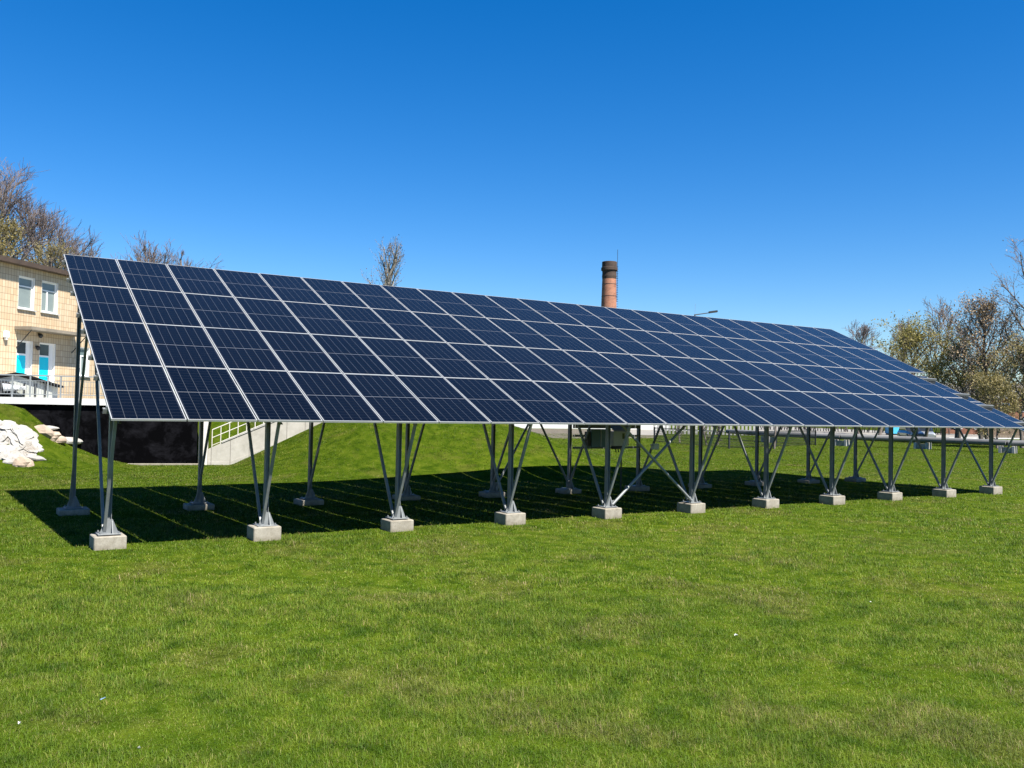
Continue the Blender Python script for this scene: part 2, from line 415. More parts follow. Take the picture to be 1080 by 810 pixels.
for i in range(7):                                # coping slabs on the sloping wall
    a0, a1 = .93 + i * .61, .93 + (i + 1) * .61 - .02
    mb.bar(sw(a0, .12, .86 + (a0 - .9) * .4395 + .03), sw(a1, .12, .86 + (a1 - .9) * .4395 + .03), .05, .3, UZ)
local(mb, O).build('coping', M['old_white'], stair)
mb = MB()
for i in range(14):
    mb.box(sw(.75 + i * .335, 1.0, .09 + i * .172 - .4), (.34, 1.5, .98), (WDv, WBv, UZ))
local(mb, O).build('steps', M['concrete'], stair)
mb = MB(); mb.prism([sw(a, 1.76, z) for a, z in [(.42, -.3), (5.4, 2.2), (5.4, 2.6), (.42, .35)]], WBv * .16)
local(mb, O).build('kerb_wall', M['concrete'], stair)
for t_ in (1.84,):
    mb = MB(); P = lambda a, h: sw(a, t_, .35 + (a - .42) * .452 + h)
    mb.tube(P(.5, .95), P(5.3, .95), .022); mb.tube(P(.5, .62), P(5.3, .62), .018); mb.tube(P(.5, .3), P(5.3, .3), .014)
    rl = local(mb, O).build('handrail', M['white_plaster'], stair)
    for a in np.arange(.5, 5.35, .34):
        mb = MB(); mb.tube(P(a, -.02), P(a, .95), .02); local(mb, O).build('baluster', M['white_plaster'], rl)

# terrace railing
rail = thing('terrace_railing', 'grey metal railing along the terrace edge above the black wall', 'railing', sw(-4, 0, 2.53))
O = rail.location.copy(); s0, s1 = -33.4, -.1
mb = MB(); A = lambda s, z: sw(s, .05, 2.53 + z)
mb.bar(A(s0, .83), A(s1, .83), .045, .05, UZ); mb.bar(A(s0, .12), A(s1, .12), .03, .03, UZ)
local(mb, O).build('top_rail', M['rail'], rail)
posts = [s for s in np.arange(-6.57, s1 + .01, .612)] + [s for s in np.arange(-33.2, -6.6, 2.0)]
posts = [-6.57, -5.97, -5.37, -4.93, -4.3, -3.6, -2.9, -2.2, -1.5, -.8, -.15] + [-7.2 - .65 * i for i in range(40)]
for s in posts:
    mb = MB(); mb.bar(A(s, 0), A(s, .808), .05, .04, WDv); local(mb, O).build('post', M['rail'], rail)
mb = MB()
for s in np.arange(s0, s1, .105): mb.bar(A(s, .136), A(s, .62), .012, .012, WDv)
mb.bar(A(s0, .63), A(s1, .63), .022, .02, UZ)
local(mb, O).build('baluster_row', M['rail'], rail)

# ------------------------------------------------------------------ tiled building
BP = Vector((.473, 30.581, 2.53)); ba = R(42)
BD = Vector((math.sin(ba), math.cos(ba), 0)); BN = Vector((BD.y, -BD.x, 0))   # along the facade, out of it
def bp(u, z, o=0.0): return BP + BD * u + BN * o + UZ * (z - 2.53)
bld = thing('tiled_building', 'cream tiled two-storey building with turquoise doors on the terrace', 'building', bp(0, 2.53))
bld.rotation_euler.z = math.atan2(BD.y, BD.x)
def bl(mb):                                      # to the building's own axes: x along facade, y into it, z up
    for i, v in enumerate(mb.v):
        d = Vector(v) - bp(0, 2.53); mb.v[i] = (d.dot(BD), -d.dot(BN), d.z)
    return mb
def bbox(u0, u1, z0, z1, o0, o1, m, name, parent=None, mb=None):
    q = mb or MB(); q.box(bp((u0 + u1) / 2, (z0 + z1) / 2, (o0 + o1) / 2), (u1 - u0, abs(o1 - o0), z1 - z0), (BD, -BN, UZ))
    if mb is None: return bl(q).build(name, m, parent)
openings = [(-.38, .66, 6.52, 8.0), (1.12, 2.24, 6.52, 8.0), (-.37, .66, 2.53, 5.1), (1.1, 2.2, 2.53, 5.1), (3.75, 4.75, 3.64, 5.09),
            (-4.6, -3.4, 6.52, 8.0), (-6.6, -5.4, 6.52, 8.0), (-4.6, -3.4, 3.64, 5.09), (-6.6, -5.4, 3.64, 5.09), (3.75, 4.75, 6.52, 8.0), (6.6, 7.7, 6.52, 8.0), (6.6, 7.7, 3.64, 5.09)]
us = sorted({-10.5, 11.0} | {a for o in openings for a in o[:2]}); zs = sorted({2.4, 8.42} | {a for o in openings for a in o[2:]})
mb = MB()
D_ = .27                                         # reveal depth; wall front at o=0
for i in range(len(us) - 1):
    for j in range(len(zs) - 1):
        uc, zc = (us[i] + us[i + 1]) / 2, (zs[j] + zs[j + 1]) / 2
        if any(a < uc < b and c < zc < d for a, b, c, d in openings): continue
        mb.add([bp(us[i], zs[j]), bp(us[i + 1], zs[j]), bp(us[i + 1], zs[j + 1]), bp(us[i], zs[j + 1])], [(0, 1, 2, 3)])
bl(mb); wall = mb
# object coordinates for the brick texture need x,z -> use a rotated child space: mesh y holds height
wm = MB(); wm.v = [(v[0], v[2], 0) for v in wall.v]; wm.f = wall.f
wo = wm.build('wall', M['tiles'], bld); wo.rotation_euler.x = R(90)
mb = MB()                                        # other three sides and back of the openings
for a, b in (((-10.5, 0), (-10.5, -12)), ((-10.5, -12), (11, -12)), ((11, -12), (11, 0))):
    mb.add([bp(a[0], 2.4, a[1]), bp(b[0], 2.4, b[1]), bp(b[0], 8.42, b[1]), bp(a[0], 8.42, a[1])], [(0, 1, 2, 3)])
wm2 = bl(mb).build('wall', M['white_plaster'], bld)
mb = MB(); bbox(-11, 11.5, 8.42, 8.62, .42, -12.4, None, None, mb=mb); ro = bl(mb).build('roof', M['brown'], bld)
def window(u0, u1, z0, z1, style):
    mb = MB(); o = -.10
    for a, b, c, d in ((u0, u0 + .02, z0, z1), (u1 - .02, u1, z0, z1)): bbox(a, b, c, d, -.004, o - .06, None, None, mb=mb)
    bbox(u0 + .02, u1 - .02, z1 - .02, z1, -.004, o - .06, None, None, mb=mb)
    bbox(u0 + .02, u1 - .02, z0, z0 + .02, -.004, o - .06, None, None, mb=mb)
    f = bl(mb).build('window', M['reveal'], bld)
    mb = MB(); a, b, c, d = u0 + .02, u1 - .02, z0 + .02, z1 - .02
    for x in (a, b - .07): bbox(x, x + .07, c, d, o, o - .06, None, None, mb=mb)
    for z in (c, d - .07): bbox(a + .07, b - .07, z, z + .07, o, o - .06, None, None, mb=mb)
    zt = c + (d - c) * .69; bbox(a + .07, b - .07, zt, zt + .06, o, o - .06, None, None, mb=mb)
    if style: um = a + (b - a) * .42; bbox(um, um + .07, c + .07, zt, o, o - .06, None, None, mb=mb)
    bl(mb).build('frame', M['white_paint'], f)
    bbox(a, b, c, d, o - .03, o - .04, M['curtain'] if z0 > 6 else M['glass'], 'pane', f)
    bbox(u0 - .06, u1 + .06, z0 - .04, z0, .09, -.003, M['sill'], 'sill', f)
for i, (a, b, c, d) in enumerate(openings):
    if c > 3: window(a, b, c, d, i not in (0,)); continue
    mb = MB(); o = -.12
    for x in (a, b - .02): bbox(x, x + .02, c, d, -.004, o - .06, None, None, mb=mb)
    bbox(a + .02, b - .02, d - .02, d, -.004, o - .06, None, None, mb=mb)
    dr = bl(mb).build('door', M['reveal'], bld)
    mb = MB(); aa, bb_ = a + .02, b - .26
    for x in (aa, bb_ - .035): bbox(x, x + .035, c, d - .02, o, o - .06, None, None, mb=mb)
    bbox(aa + .035, bb_ - .035, d - .07, d - .02, o, o - .06, None, None, mb=mb); bbox(aa + .035, bb_ - .035, 4.44, 4.52, o, o - .06, None, None, mb=mb)
    bl(mb).build('frame', M['white_paint'], dr)
    bbox(bb_, b - .02, c, d - .02, o - .005, o - .06, M['reveal'], 'side_panel', dr)
    bbox(aa + .035, bb_ - .035, c + .02, 4.44, o - .01, o - .05, M['turq'], 'door_leaf', dr)
    bbox(aa + .035, bb_ - .035, 4.52, d - .07, o - .02, o - .04, M['dark_glass'], 'pane', dr)
    mb = MB(); mb.tube(bp(bb_ - .14, 3.55, o + .0), bp(bb_ - .14, 3.55, o + .06), .012); mb.tube(bp(bb_ - .14, 3.55, o + .06), bp(bb_ - .26, 3.55, o + .06), .012)
    bl(mb).build('handle', M['rail'], dr)
mb = MB(); bbox(-.55, 3.5, 5.56, 5.7, .85, .002, None, None, mb=mb)
cn = bl(mb).build('canopy', plain('weathered canopy concrete', (.17, .145, .11), .85, 0, .3, 1.5), bld)
mb = MB(); mb.bar(bp(3.35, 5.55, .75), bp(3.35, 4.75, .01), .03, .03); mb.bar(bp(-.4, 5.55, .75), bp(-.4, 4.75, .01), .03, .03)
bl(mb).build('bracket', M['dark_metal'], cn)
mb = MB(); mb.box(bp(-1.15, 5.28, .1), (.2, .2, .3), (BD, -BN, UZ), .03); mb.box(bp(-1.15, 5.09, .1), (.12, .12, .1), (BD, -BN, UZ), .02)
bl(mb).build('wall_lamp', M['white_paint'], bld)
for u, z in ((.86, 4.82), (1.0, 5.4)):
    mb = MB(); mb.lathe(bp(u, z - .1, .12), [(.05, 0), (.1, .08), (.1, .14), (.05, .2)], 10); mb.box(bp(u, z + .08, .05), (.08, .12, .05), (BD, -BN, UZ))
    bl(mb).build('lantern', M['dark_metal'], bld)

# low black-roofed shelter and parked car behind the railing
P0 = sw(-6.9, 2.6, 2.53)
sh = thing('garden_shelter', 'low shelter with a black pitched roof behind the terrace railing', 'shelter', P0)
mb = MB(); X, Y = WDv, WBv
rp = [(-1.55, .62), (0, .98), (1.5, .50), (1.5, .42), (0, .88), (-1.55, .54)]
mb.prism([P0 + X * a + UZ * z - Y * .7 for a, z in rp], Y * 1.4); local(mb, P0).build('roof', M['black_roof'], sh)
mb = MB(); mb.prism([P0 + X * a + UZ * z - Y * .55 for a, z in [(-1.3, 0), (1.3, 0), (1.3, .47), (0, .86), (-1.3, .58)]], Y * 1.1)
local(mb, P0).build('wall', M['cab_grey'], sh)
for a in (-.9, -.5, -.1, .3, .7, 1.05):
    mb = MB(); mb.box(P0 + X * a + UZ * .3 - Y * .57, (.07, .03, .5), (X, Y, UZ)); local(mb, P0).build('slat', M['dark_metal'], sh)

def car(name, label, loc, fwd, paint, L=4.3, Wd_=1.74, H=1.48):
    """hatchback: lower body, glasshouse, wheels, lamps"""
    root = thing(name, label, 'car', loc); f = Vector(fwd).normalized(); root.rotation_euler.z = math.atan2(f.y, f.x)
    def loft(rows, mat, nm):
        mb = MB(); n = 8
        for x, zb, zt, hw in rows:
            c = .12 * hw
            mb.v += [(x, -hw + c, zb), (x, hw - c, zb), (x, hw, zb + (zt - zb) * .3), (x, hw * .99, zb + (zt - zb) * .65), (x, hw * .9 - c, zt), (x, -hw * .9 + c, zt), (x, -hw * .99, zb + (zt - zb) * .65), (x, -hw, zb + (zt - zb) * .3)]
        k = len(rows)
        for i in range(k - 1): mb.f += [(i * n + j, i * n + (j + 1) % n, (i + 1) * n + (j + 1) % n, (i + 1) * n + j) for j in range(n)]
        mb.f += [tuple(range(n - 1, -1, -1)), tuple(range((k - 1) * n, k * n))]
        return mb.build(nm, mat, root)
    h = Wd_ / 2; B = H * .62
    body = loft([(-L / 2, .32, B * .86, h * .86), (-L / 2 + .12, .24, B * .97, h * .96), (-L / 2 + .9, .2, B, h), (L / 2 - 1.4, .2, B * .98, h), (L / 2 - .4, .22, B * .84, h * .96), (L / 2, .3, B * .66, h * .8)], paint, 'body')
    loft([(-L / 2 + .14, B * .9, B * .98, h * .8), (-L / 2 + .55, B * .9, H - .06, h * .82), (-L / 2 + 1.0, B * .9, H - .03, h * .83), (.2, B * .9, H - .03, h * .83), (L / 2 - 1.25, B * .9, B * .99, h * .84)], M['carglass'], 'windows')
    mb = MB(); mb.box((-.35, 0, H - .02), (1.75, h * 1.32, .05), None, .02); mb.build('roof_panel', paint, root)
    for sx in (-L / 2 + .78, L / 2 - .82):
        for sy in (-1, 1):
            mb = MB(); mb.tube((sx, sy * (h - .2), .31), (sx, sy * (h + .01), .31), .31, n=18); wh = mb.build('wheel', M['tyre'], root)
            mb = MB(); mb.tube((sx, sy * (h + .0), .31), (sx, sy * (h + .02), .31), .19, n=12); mb.build('rim', M['rim'], wh)
    for sy in (-1, 1):
        mb = MB(); mb.box((-L / 2 + .03, sy * h * .68, B * .78), (.08, .26, .2), None, .02); mb.build('tail_light', M['light_red'], root)
        mb = MB(); mb.box((L / 2 - .12, sy * h * .66, B * .62), (.14, .3, .14), None, .02); mb.build('headlight', M['white_paint'], root)
    mb = MB(); mb.box((-L / 2 - .0, 0, .42), (.08, Wd_ * .84, .14), None, .03); mb.build('bumper', M['dark_metal'], root)
    return root
SILVER = car_paint((.30, .32, .34)); NAVY = car_paint((.03, .04, .06)); PALE = car_paint((.55, .57, .58))

# ------------------------------------------------------------------ solar array
TILT = R(24.213); H0 = 2.193; PITCH, PV = 1.154, 2.268
EX = Vector((1, 0, 0)); EV = Vector((0, math.cos(TILT), math.sin(TILT))); EN = Vector((0, -math.sin(TILT), math.cos(TILT)))
def ap(x, v, n=0.0): return Vector((0, 0, H0)) + EX * x + EV * v + EN * n
arr = thing('solar_array', 'large tilted array of dark blue solar panels on steel legs', 'solar array', (0, 0, 0))
mb = MB(); L_, W_, T_ = PL, PW, .035; lip = .015
mb.add([(lip, lip, -.004), (W_ - lip, lip, -.004), (W_ - lip, L_ - lip, -.004), (lip, L_ - lip, -.004),
        (lip, lip, -.012), (W_ - lip, lip, -.012), (W_ - lip, L_ - lip, -.012), (lip, L_ - lip, -.012)],
       [(0, 1, 2, 3), (7, 6, 5, 4), (0, 4, 5, 1), (1, 5, 6, 2), (2, 6, 7, 3), (3, 7, 4, 0)])
pan0 = mb.build('solar_panel', M['cells'], arr)
mb = MB()
for c, d in (((W_ / 2, lip / 2, -T_ / 2), (W_, lip, T_)), ((W_ / 2, L_ - lip / 2, -T_ / 2), (W_, lip, T_)), ((lip / 2, L_ / 2, -T_ / 2), (lip, L_ - 2 * lip, T_)), ((W_ - lip / 2, L_ / 2, -T_ / 2), (lip, L_ - 2 * lip, T_))): mb.box(c, d)
frm0 = mb.build('panel_frame', M['alu'], pan0)
mb = MB(); mb.box((W_ / 2, L_ / 2, -.025), (.30, .09, .022)); jb0 = mb.build('junction_box', M['dark_metal'], pan0)
first = True; rnd = random.Random(4)
for j in range(4):
    for i in range(24):
        if first: o = pan0; first = False
        else:
            o = pan0.copy(); COL.objects.link(o); o.parent = arr
            for ch in (frm0, jb0):
                c = ch.copy(); COL.objects.link(c); c.parent = o
        low = -.125 if (i == 23 and j < 2) else 0
        o.location = ap(i * PITCH + (PITCH - PW) / 2 * 0, j * PV, low + rnd.uniform(-.002, .002))
        o.rotation_euler = (TILT + rnd.uniform(-.0012, .0012), rnd.uniform(-.0012, .0012), 0)
XR = 24 * PITCH
def cprof(w_, h_, t_): return [(-w_ / 2, -h_ / 2), (w_ / 2, -h_ / 2), (w_ / 2, -h_ / 2 + t_), (-w_ / 2 + t_, -h_ / 2 + t_), (-w_ / 2 + t_, h_ / 2 - t_), (w_ / 2, h_ / 2 - t_), (w_ / 2, h_ / 2), (-w_ / 2, h_ / 2)]
def iprof(w_, h_, t_): return [(-w_ / 2, -h_ / 2), (w_ / 2, -h_ / 2), (w_ / 2, -h_ / 2 + t_), (t_ / 2, -h_ / 2 + t_), (t_ / 2, h_ / 2 - t_), (w_ / 2, h_ / 2 - t_), (w_ / 2, h_ / 2), (-w_ / 2, h_ / 2), (-w_ / 2, h_ / 2 - t_), (-t_ / 2, h_ / 2 - t_), (-t_ / 2, -h_ / 2 + t_), (-w_ / 2, -h_ / 2 + t_)]
for v in [j * PV + q for j in range(4) for q in (.46, 1.80)]:
    mb = MB(); a, b = ap(-.07, v, -.076), ap(XR - .04, v, -.076)
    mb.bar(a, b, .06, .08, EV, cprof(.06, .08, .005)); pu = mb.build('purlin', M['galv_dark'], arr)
    for x in (-.012,):
        mb = MB(); mb.box(ap(x, v, -.018), (.026, .05, .05), (EX, EV, EN)); mb.tube(ap(x, v, .004), ap(x, v, .014), .008, n=6)
        mb.build('end_clamp', M['galv'], pu)
FX = [.17 + 2.646 * k for k in range(11)]; FY, RY = 1.15, 6.3
under = lambda y: H0 + (y * math.tan(TILT)) - .236 / math.cos(TILT)
BLK = .24
for k, x in enumerate(FX):
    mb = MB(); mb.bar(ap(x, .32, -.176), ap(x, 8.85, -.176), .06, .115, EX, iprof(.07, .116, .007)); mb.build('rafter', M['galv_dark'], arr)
    for yy, BLK in ((FY, .24), (RY, .13)):
        zt = under(yy) + .04
        mb = MB(); mb.bar((x, yy, BLK + .02), (x, yy, zt), .10, .08, (0, 1, 0), iprof(.105, .075, .008))
        leg = mb.build('support_leg', M['galv'], arr)
        mb = MB(); mb.box((x, yy, BLK + .014), (.36, .36, .016), None, .003)
        mb.prism([(x - .15, yy - .056, BLK + .018), (x + .15, yy - .056, BLK + .018), (x + .055, yy - .056, BLK + .25), (x - .055, yy - .056, BLK + .25)], (0, -.012, 0))
        mb.prism([(x + .042, yy - .15, BLK + .018), (x + .042, yy + .15, BLK + .018), (x + .042, yy + .06, BLK + .25), (x + .042, yy - .06, BLK + .25)], (.012, 0, 0))
        for dx, dy in ((-.14, -.14), (.14, -.14), (.14, .14), (-.14, .14)): mb.tube((x + dx, yy + dy, BLK + .026), (x + dx, yy + dy, BLK + .055), .014, n=6)
        mb.build('base_plate', M['galv'], leg)
        lean = [(-.90, 2.225)] if yy == FY else []
        for dy, z1 in lean + ([(1.71, under(FY + 1.71) + .03)] if yy == FY else [(-2.10, under(RY - 2.10) + .03)]):
            sx = x - .068
            mb = MB(); mb.bar((sx + .0, yy + (.05 if dy > 0 else -.05), BLK + .06), (sx, yy + dy, z1), .055, .055, EX, [(-.024, -.025), (.024, -.025), (.024, -.018), (-.017, -.018), (-.017, .025), (-.024, .025)])
            mb.build('strut', M['galv'], leg)
def brace(x0, x1, yy, z1):
    for a, b, o in ((x0, x1, -.075), (x1, x0, -.11)):
        d = .1 if b > a else -.1
        mb = MB(); mb.tube((a + d, yy + o, BLK + .17), (b - d, yy + o, z1), .032, n=10)
        br = mb.build('cross_brace', M['galv'], arr)
        mb = MB(); mb.box((a + d * .9, yy + o + .022, BLK + .16), (.16, .014, .22), None, .006); mb.box((b - d, yy + o + .022, z1 - .02), (.14, .014, .2), None, .006)
        mb.build('bracket', M['galv'], br)
brace(FX[4], FX[5], FY, 2.32); brace(FX[4], FX[5], RY, 4.45)
# mounting rails between two rear legs carry the electrical boxes
for z, hh in ((1.98, .11), (1.70, .06), (1.345, .06)):
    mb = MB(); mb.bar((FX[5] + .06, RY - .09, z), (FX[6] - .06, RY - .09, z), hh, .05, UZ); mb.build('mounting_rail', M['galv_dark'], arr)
ords = ['first', 'second', 'third', 'fourth', 'fifth', 'sixth', 'seventh', 'eighth', 'ninth', 'tenth']
rr = random.Random(9)
for row, yy, dm in (('front', FY, (.50, .50, .36)), ('rear', RY, (.60, .52, .25))):
    blk = None; mb = MB(); mb.box((0, 0, (.24 if row == 'front' else .13) - dm[2] / 2), dm, None, .014)
    for k, x in enumerate(FX):
        if blk is None: o = blk = mb.build('concrete_footing', M['concrete'])
        else: o = blk.copy(); COL.objects.link(o)
        o.location = (x + rr.uniform(-.02, .02), yy + rr.uniform(-.02, .02), rr.uniform(-.012, .006)); o.rotation_euler.z = rr.uniform(-.03, .03)
        pos = 'leftmost' if k == 0 else 'rightmost' if k == 10 else ords[k] + (' from the left' if k < 10 else '')
        if row == 'front': lab = 'pale concrete footing under the %s front leg of the solar array' % pos if k in (0, 10) else 'pale concrete footing under the front solar array leg that is %s' % pos
        else: lab = ('sunlit small concrete footing under the rightmost rear leg' if k == 10 else 'shaded concrete footing under the leftmost rear leg' if k == 0 else 'shaded concrete footing under the rear leg that is %s' % pos)
        tag(o, lab, 'concrete footing', 'concrete footings under the solar array legs')
# electrical boxes
c = at_y(630, 462, RY - .2)
inv = thing('electrical_cabinet', 'dark teal electrical cabinet hung on rails between rear legs', 'cabinet', c)
mb = MB(); mb.box((0, 0, 0), (.62, .26, .54), None, .015); mb.build('body', M['teal'], inv)
mb = MB(); mb.box((.03, -.137, 0), (.025, .014, .5)); mb.build('door_edge', M['alu'], inv)
mb = MB(); mb.box((-.36, .0, -.02), (.1, .2, .42), None, .01); mb.build('heat_sink', M['dark_metal'], inv)
c = at_y(652.5, 461.5, RY - .22)
inv = thing('inverter_box', 'grey inverter box with sloped lid and hanging cables beside teal cabinet', 'inverter', c)
mb = MB(); mb.box((0, 0, -.03), (.60, .26, .44), None, .015); mb.build('body', plain('pale cabinet paint', (.5, .51, .48), .5, 0, .1), inv)
mb = MB(); mb.prism([(-.32, -.17, .195), (-.32, .15, .38), (-.32, .15, .40), (-.32, -.17, .215)], (.64, 0, 0)); mb.build('lid', M['old_white'], inv)
mb = MB(); mb.box((.08, -.135, .05), (.09, .012, .17)); mb.build('display', M['dark_glass'], inv)
mb = MB(); mb.box((0, .02, -.30), (.42, .18, .1), None, .01)
for q in (-.1, 0, .1): mb.tube((q, .02, -.34), (q + .03, .02, -.45), .018, n=6)
mb.build('cable_glands', M['dark_metal'], inv)
mb = MB(); mb.tube((c.x + .13, c.y + .02, -.05), (c.x + .13, c.y + .02, c.z - .30), .022, n=8)
tag(mb.build('cable_conduit', M['dark_metal']), 'thin dark cable conduit running from inverter box into the lawn', 'conduit')
c = at_y(691, 471, FY + .9)
jb = thing('junction_box', 'small grey junction box fixed near the crossed front braces', 'junction box', c)
mb = MB(); mb.box((0, 0, 0), (.2, .1, .15), None, .01); mb.build('body', M['cab_grey'], jb)
mb = MB(); mb.tube((-.02, 0, 0), (-.25, -.1, .05), .016, n=8); mb.build('cable', M['alu'], jb)

# ------------------------------------------------------------------ rubble on the mound
def boulder(rad, seed, sq=(1, 1, .6), nu=14, nv=8):
    r = random.Random(seed); P = []; F = []
    off = [Vector((r.gauss(0, 1), r.gauss(0, 1), r.gauss(0, 1))).normalized() for _ in range(9)]; ds = [r.uniform(.62, .95) for _ in off]
    for a in range(nv + 1):
        for b in range(nu):
            th = math.pi * a / nv; ph = 2 * math.pi * b / nu
            d = Vector((math.sin(th) * math.cos(ph), math.sin(th) * math.sin(ph), math.cos(th)))
            m = 1.0
            for o_, q in zip(off, ds):
                c_ = d.dot(o_)
                if c_ > .05: m = min(m, q / c_)
            m *= 1 + r.uniform(-.03, .03) * (0 < a < nv)
            P.append((d.x * m * rad * sq[0], d.y * m * rad * sq[1], d.z * m * rad * sq[2]))
    for a in range(nv):
        F += [(a * nu + b, a * nu + (b + 1) % nu, (a + 1) * nu + (b + 1) % nu, (a + 1) * nu + b) for b in range(nu)]
    mb = MB(); mb.v = P; mb.f = F; return mb
heap = MB(); rr = random.Random(3)
poly = [(-22, 452), (4, 447), (12, 453), (30, 454), (37, 458), (31, 466), (43, 475), (37, 480), (28, 479), (31, 484), (18, 488), (6, 486), (-4, 480), (-22, 484)]
def inside(x, y):
    c = False
    for i in range(len(poly)):
        (x1, y1), (x2, y2) = poly[i], poly[i - 1]
        if (y1 > y) != (y2 > y) and x < (x2 - x1) * (y - y1) / (y2 - y1) + x1: c = not c
    return c
cnt = 0
while cnt < 800:
    px, py = rr.uniform(-22, 44), rr.uniform(446, 489)
    if not inside(px, py) or (2 < px < 12 and 467 < py < 472): continue
    P = hit(px, py); sc = rr.choice((.05, .06, .08, .11, .15)) if cnt > 170 else rr.uniform(.18, .32)
    b = boulder(sc, cnt, (1.3, 1.3, .6) if cnt > 170 else (1.35, 1.2, .16), nu=11, nv=5)
    e_ = .25; nn = Vector((hz(P.x - e_, P.y) - hz(P.x + e_, P.y), hz(P.x, P.y - e_) - hz(P.x, P.y + e_), 2 * e_)).normalized()
    nn = (nn + Vector((rr.gauss(0, .22), rr.gauss(0, .22), 0))).normalized(); rt = UZ.rotation_difference(nn).to_matrix() @ Matrix.Rotation(rr.uniform(0, 6.28), 3, 'Z')
    b.v = [tuple(rt @ Vector(v) + P) for v in b.v]; heap.add(b.v, b.f); cnt += 1
kind(tag(heap.build('rubble_heap', M['chalk']), 'heap of white chalky rubble spilled down the grass mound', 'rubble'), 'stuff')
for px, py, rad, sq, lab, m in ((46, 458, .34, (1.5, .7, .9), 'tan stone slab on mound with cracked upright face, right of rubble', 'rock'),
                                (54, 463, .30, (1.2, .7, 1.0), 'middle tan stone of the row right of the white rubble', 'rock'),
                                (61, 466, .26, (1.2, .7, .8), 'small tan stone next to flat pale slab on mound', 'rock'),
                                (70, 467, .34, (1.7, .8, .5), 'flat pale slab of stone rightmost on the grass mound', 'chalk'),
                                (23, 492, .30, (1.0, .8, 1.0), 'pinkish tan block stone lowest below the rubble heap', 'rock'),
                                (30, 491, .26, (.9, .8, .9), 'squat tan stone at mound foot beside lowest block', 'rock'),
                                (36, 485, .26, (1.9, .9, .5), 'long pale stone wedge lying over the mound foot', 'chalk'),
                                (10, 489, .22, (1.4, .8, .5), 'thin pale stone at the lower left of the rubble', 'chalk'),
                                (44, 453, .30, (2.0, .8, .35), 'pale flat stone capping the tan stones on the mound', 'chalk')):
    P = hit(px, py); b = boulder(rad, int(px * 7 + py), sq)
    o = b.build('stone', M[m]); o.location = P + Vector((0, 0, .05)); o.rotation_euler.z = math.atan2(WD[1], WD[0])
    tag(o, lab, 'stone', 'loose stones around the rubble heap')

# ------------------------------------------------------------------ trees
def grow(seed, height, width, shape='round', limbs_n=15, sub_n=9, twig_n=7, ang=55, start=.22, up=.35, wig=.16, r0=None, leader=.92):
    """pinnate growth: leader > limbs > branches > twigs, limb length follows the crown outline"""
    rn = random.Random(seed); segs = []; ends = []
    R0 = r0 or height * .014
    prof = {'round': lambda h: (max(0, 1 - ((h - .42) / .62) ** 2)) ** .5, 'fan': lambda h: (.35 + .95 * h) * (1 - max(0, h - .75) * 1.6), 'cone': lambda h: 1.1 * (1 - h) + .18}[shape]
    def line(p, d, L, r, n, lv, upf):
        pts = [(p.copy(), d.copy(), r)]
        for i in range(n):
            d = (d + Vector((rn.gauss(0, wig), rn.gauss(0, wig), rn.gauss(0, wig) + upf))).normalized()
            q = p + d * (L / n); r1 = max(r * (1 - .75 / n), .0)
            segs.append((p.copy(), r, q.copy(), r1, lv)); p, r = q, r1; pts.append((p.copy(), d.copy(), r))
        return pts
    def side(d, a):
        x = d.orthogonal().normalized(); y = d.cross(x); b = rn.uniform(0, 6.2832)
        return (d * math.cos(a) + (x * math.cos(b) + y * math.sin(b)) * math.sin(a)).normalized()
    def pick(pts, f):
        t = f * (len(pts) - 1); i = min(int(t), len(pts) - 2); u = t - i
        return pts[i][0].lerp(pts[i + 1][0], u), pts[i][1], pts[i][2] * (1 - u) + pts[i + 1][2] * u
    T = line(Vector((0, 0, 0)), Vector((rn.gauss(0, .04), rn.gauss(0, .04), 1)).normalized(), height * leader, R0, 9, 0, .12)
    b0 = rn.uniform(0, 6.28)
    for i in range(limbs_n):
        f = start + (1 - start) * ((i + rn.uniform(.1, .9)) / limbs_n) ** .85
        p, d, r = pick(T, min(f, .995)); h = (f - start) / (1 - start)
        L = width * .5 * prof(h) * rn.uniform(.75, 1.2) / max(.5, math.sin(R(ang))); b = b0 + i * 2.4
        a = R(ang * rn.uniform(.75, 1.2)) * (1.05 - .45 * h)
        dd = (Vector((math.cos(b), math.sin(b), 0)) * math.sin(a) + UZ * math.cos(a)).normalized()
        lim = line(p, dd, L, r * .62, 6, 1, up * .25)
        for k in range(sub_n):
            g_ = .22 + .78 * (k + rn.random()) / sub_n
            p2, d2, r2 = pick(lim, min(g_, .99)); L2 = L * (.52 - .30 * g_) * rn.uniform(.7, 1.4) + .15
            d2 = (side(d2, rn.uniform(.5, 1.0)) + UZ * up * .6).normalized()
            bra = line(p2, d2, L2, r2 * .55, 3, 2, up * .3)
            for m in range(twig_n):
                q_ = .2 + .8 * (m + rn.random()) / twig_n
                p3, d3, r3 = pick(bra, min(q_, .99)); d3 = (side(d3, rn.uniform(.35, .95)) + UZ * up * .5).normalized()
                L3 = L2 * rn.uniform(.25, .55) + .12
                tw = line(p3, d3, L3, r3 * .6, 2, 3, up * .2); ends.append(tw[-1][0]); ends.append(tw[1][0])
    zmax = max(e.z for e in ends); xs = sorted(max(abs(e.x), abs(e.y)) for e in ends); fx = (width / 2) / xs[int(len(xs) * .96)]; fz = height / zmax
    sc = lambda p: Vector((p.x * fx, p.y * fx, p.z * fz))
    return [(sc(a), max(ra, .006), sc(b), max(rb, .005), lv) for a, ra, b, rb, lv in segs], [sc(e) for e in ends]
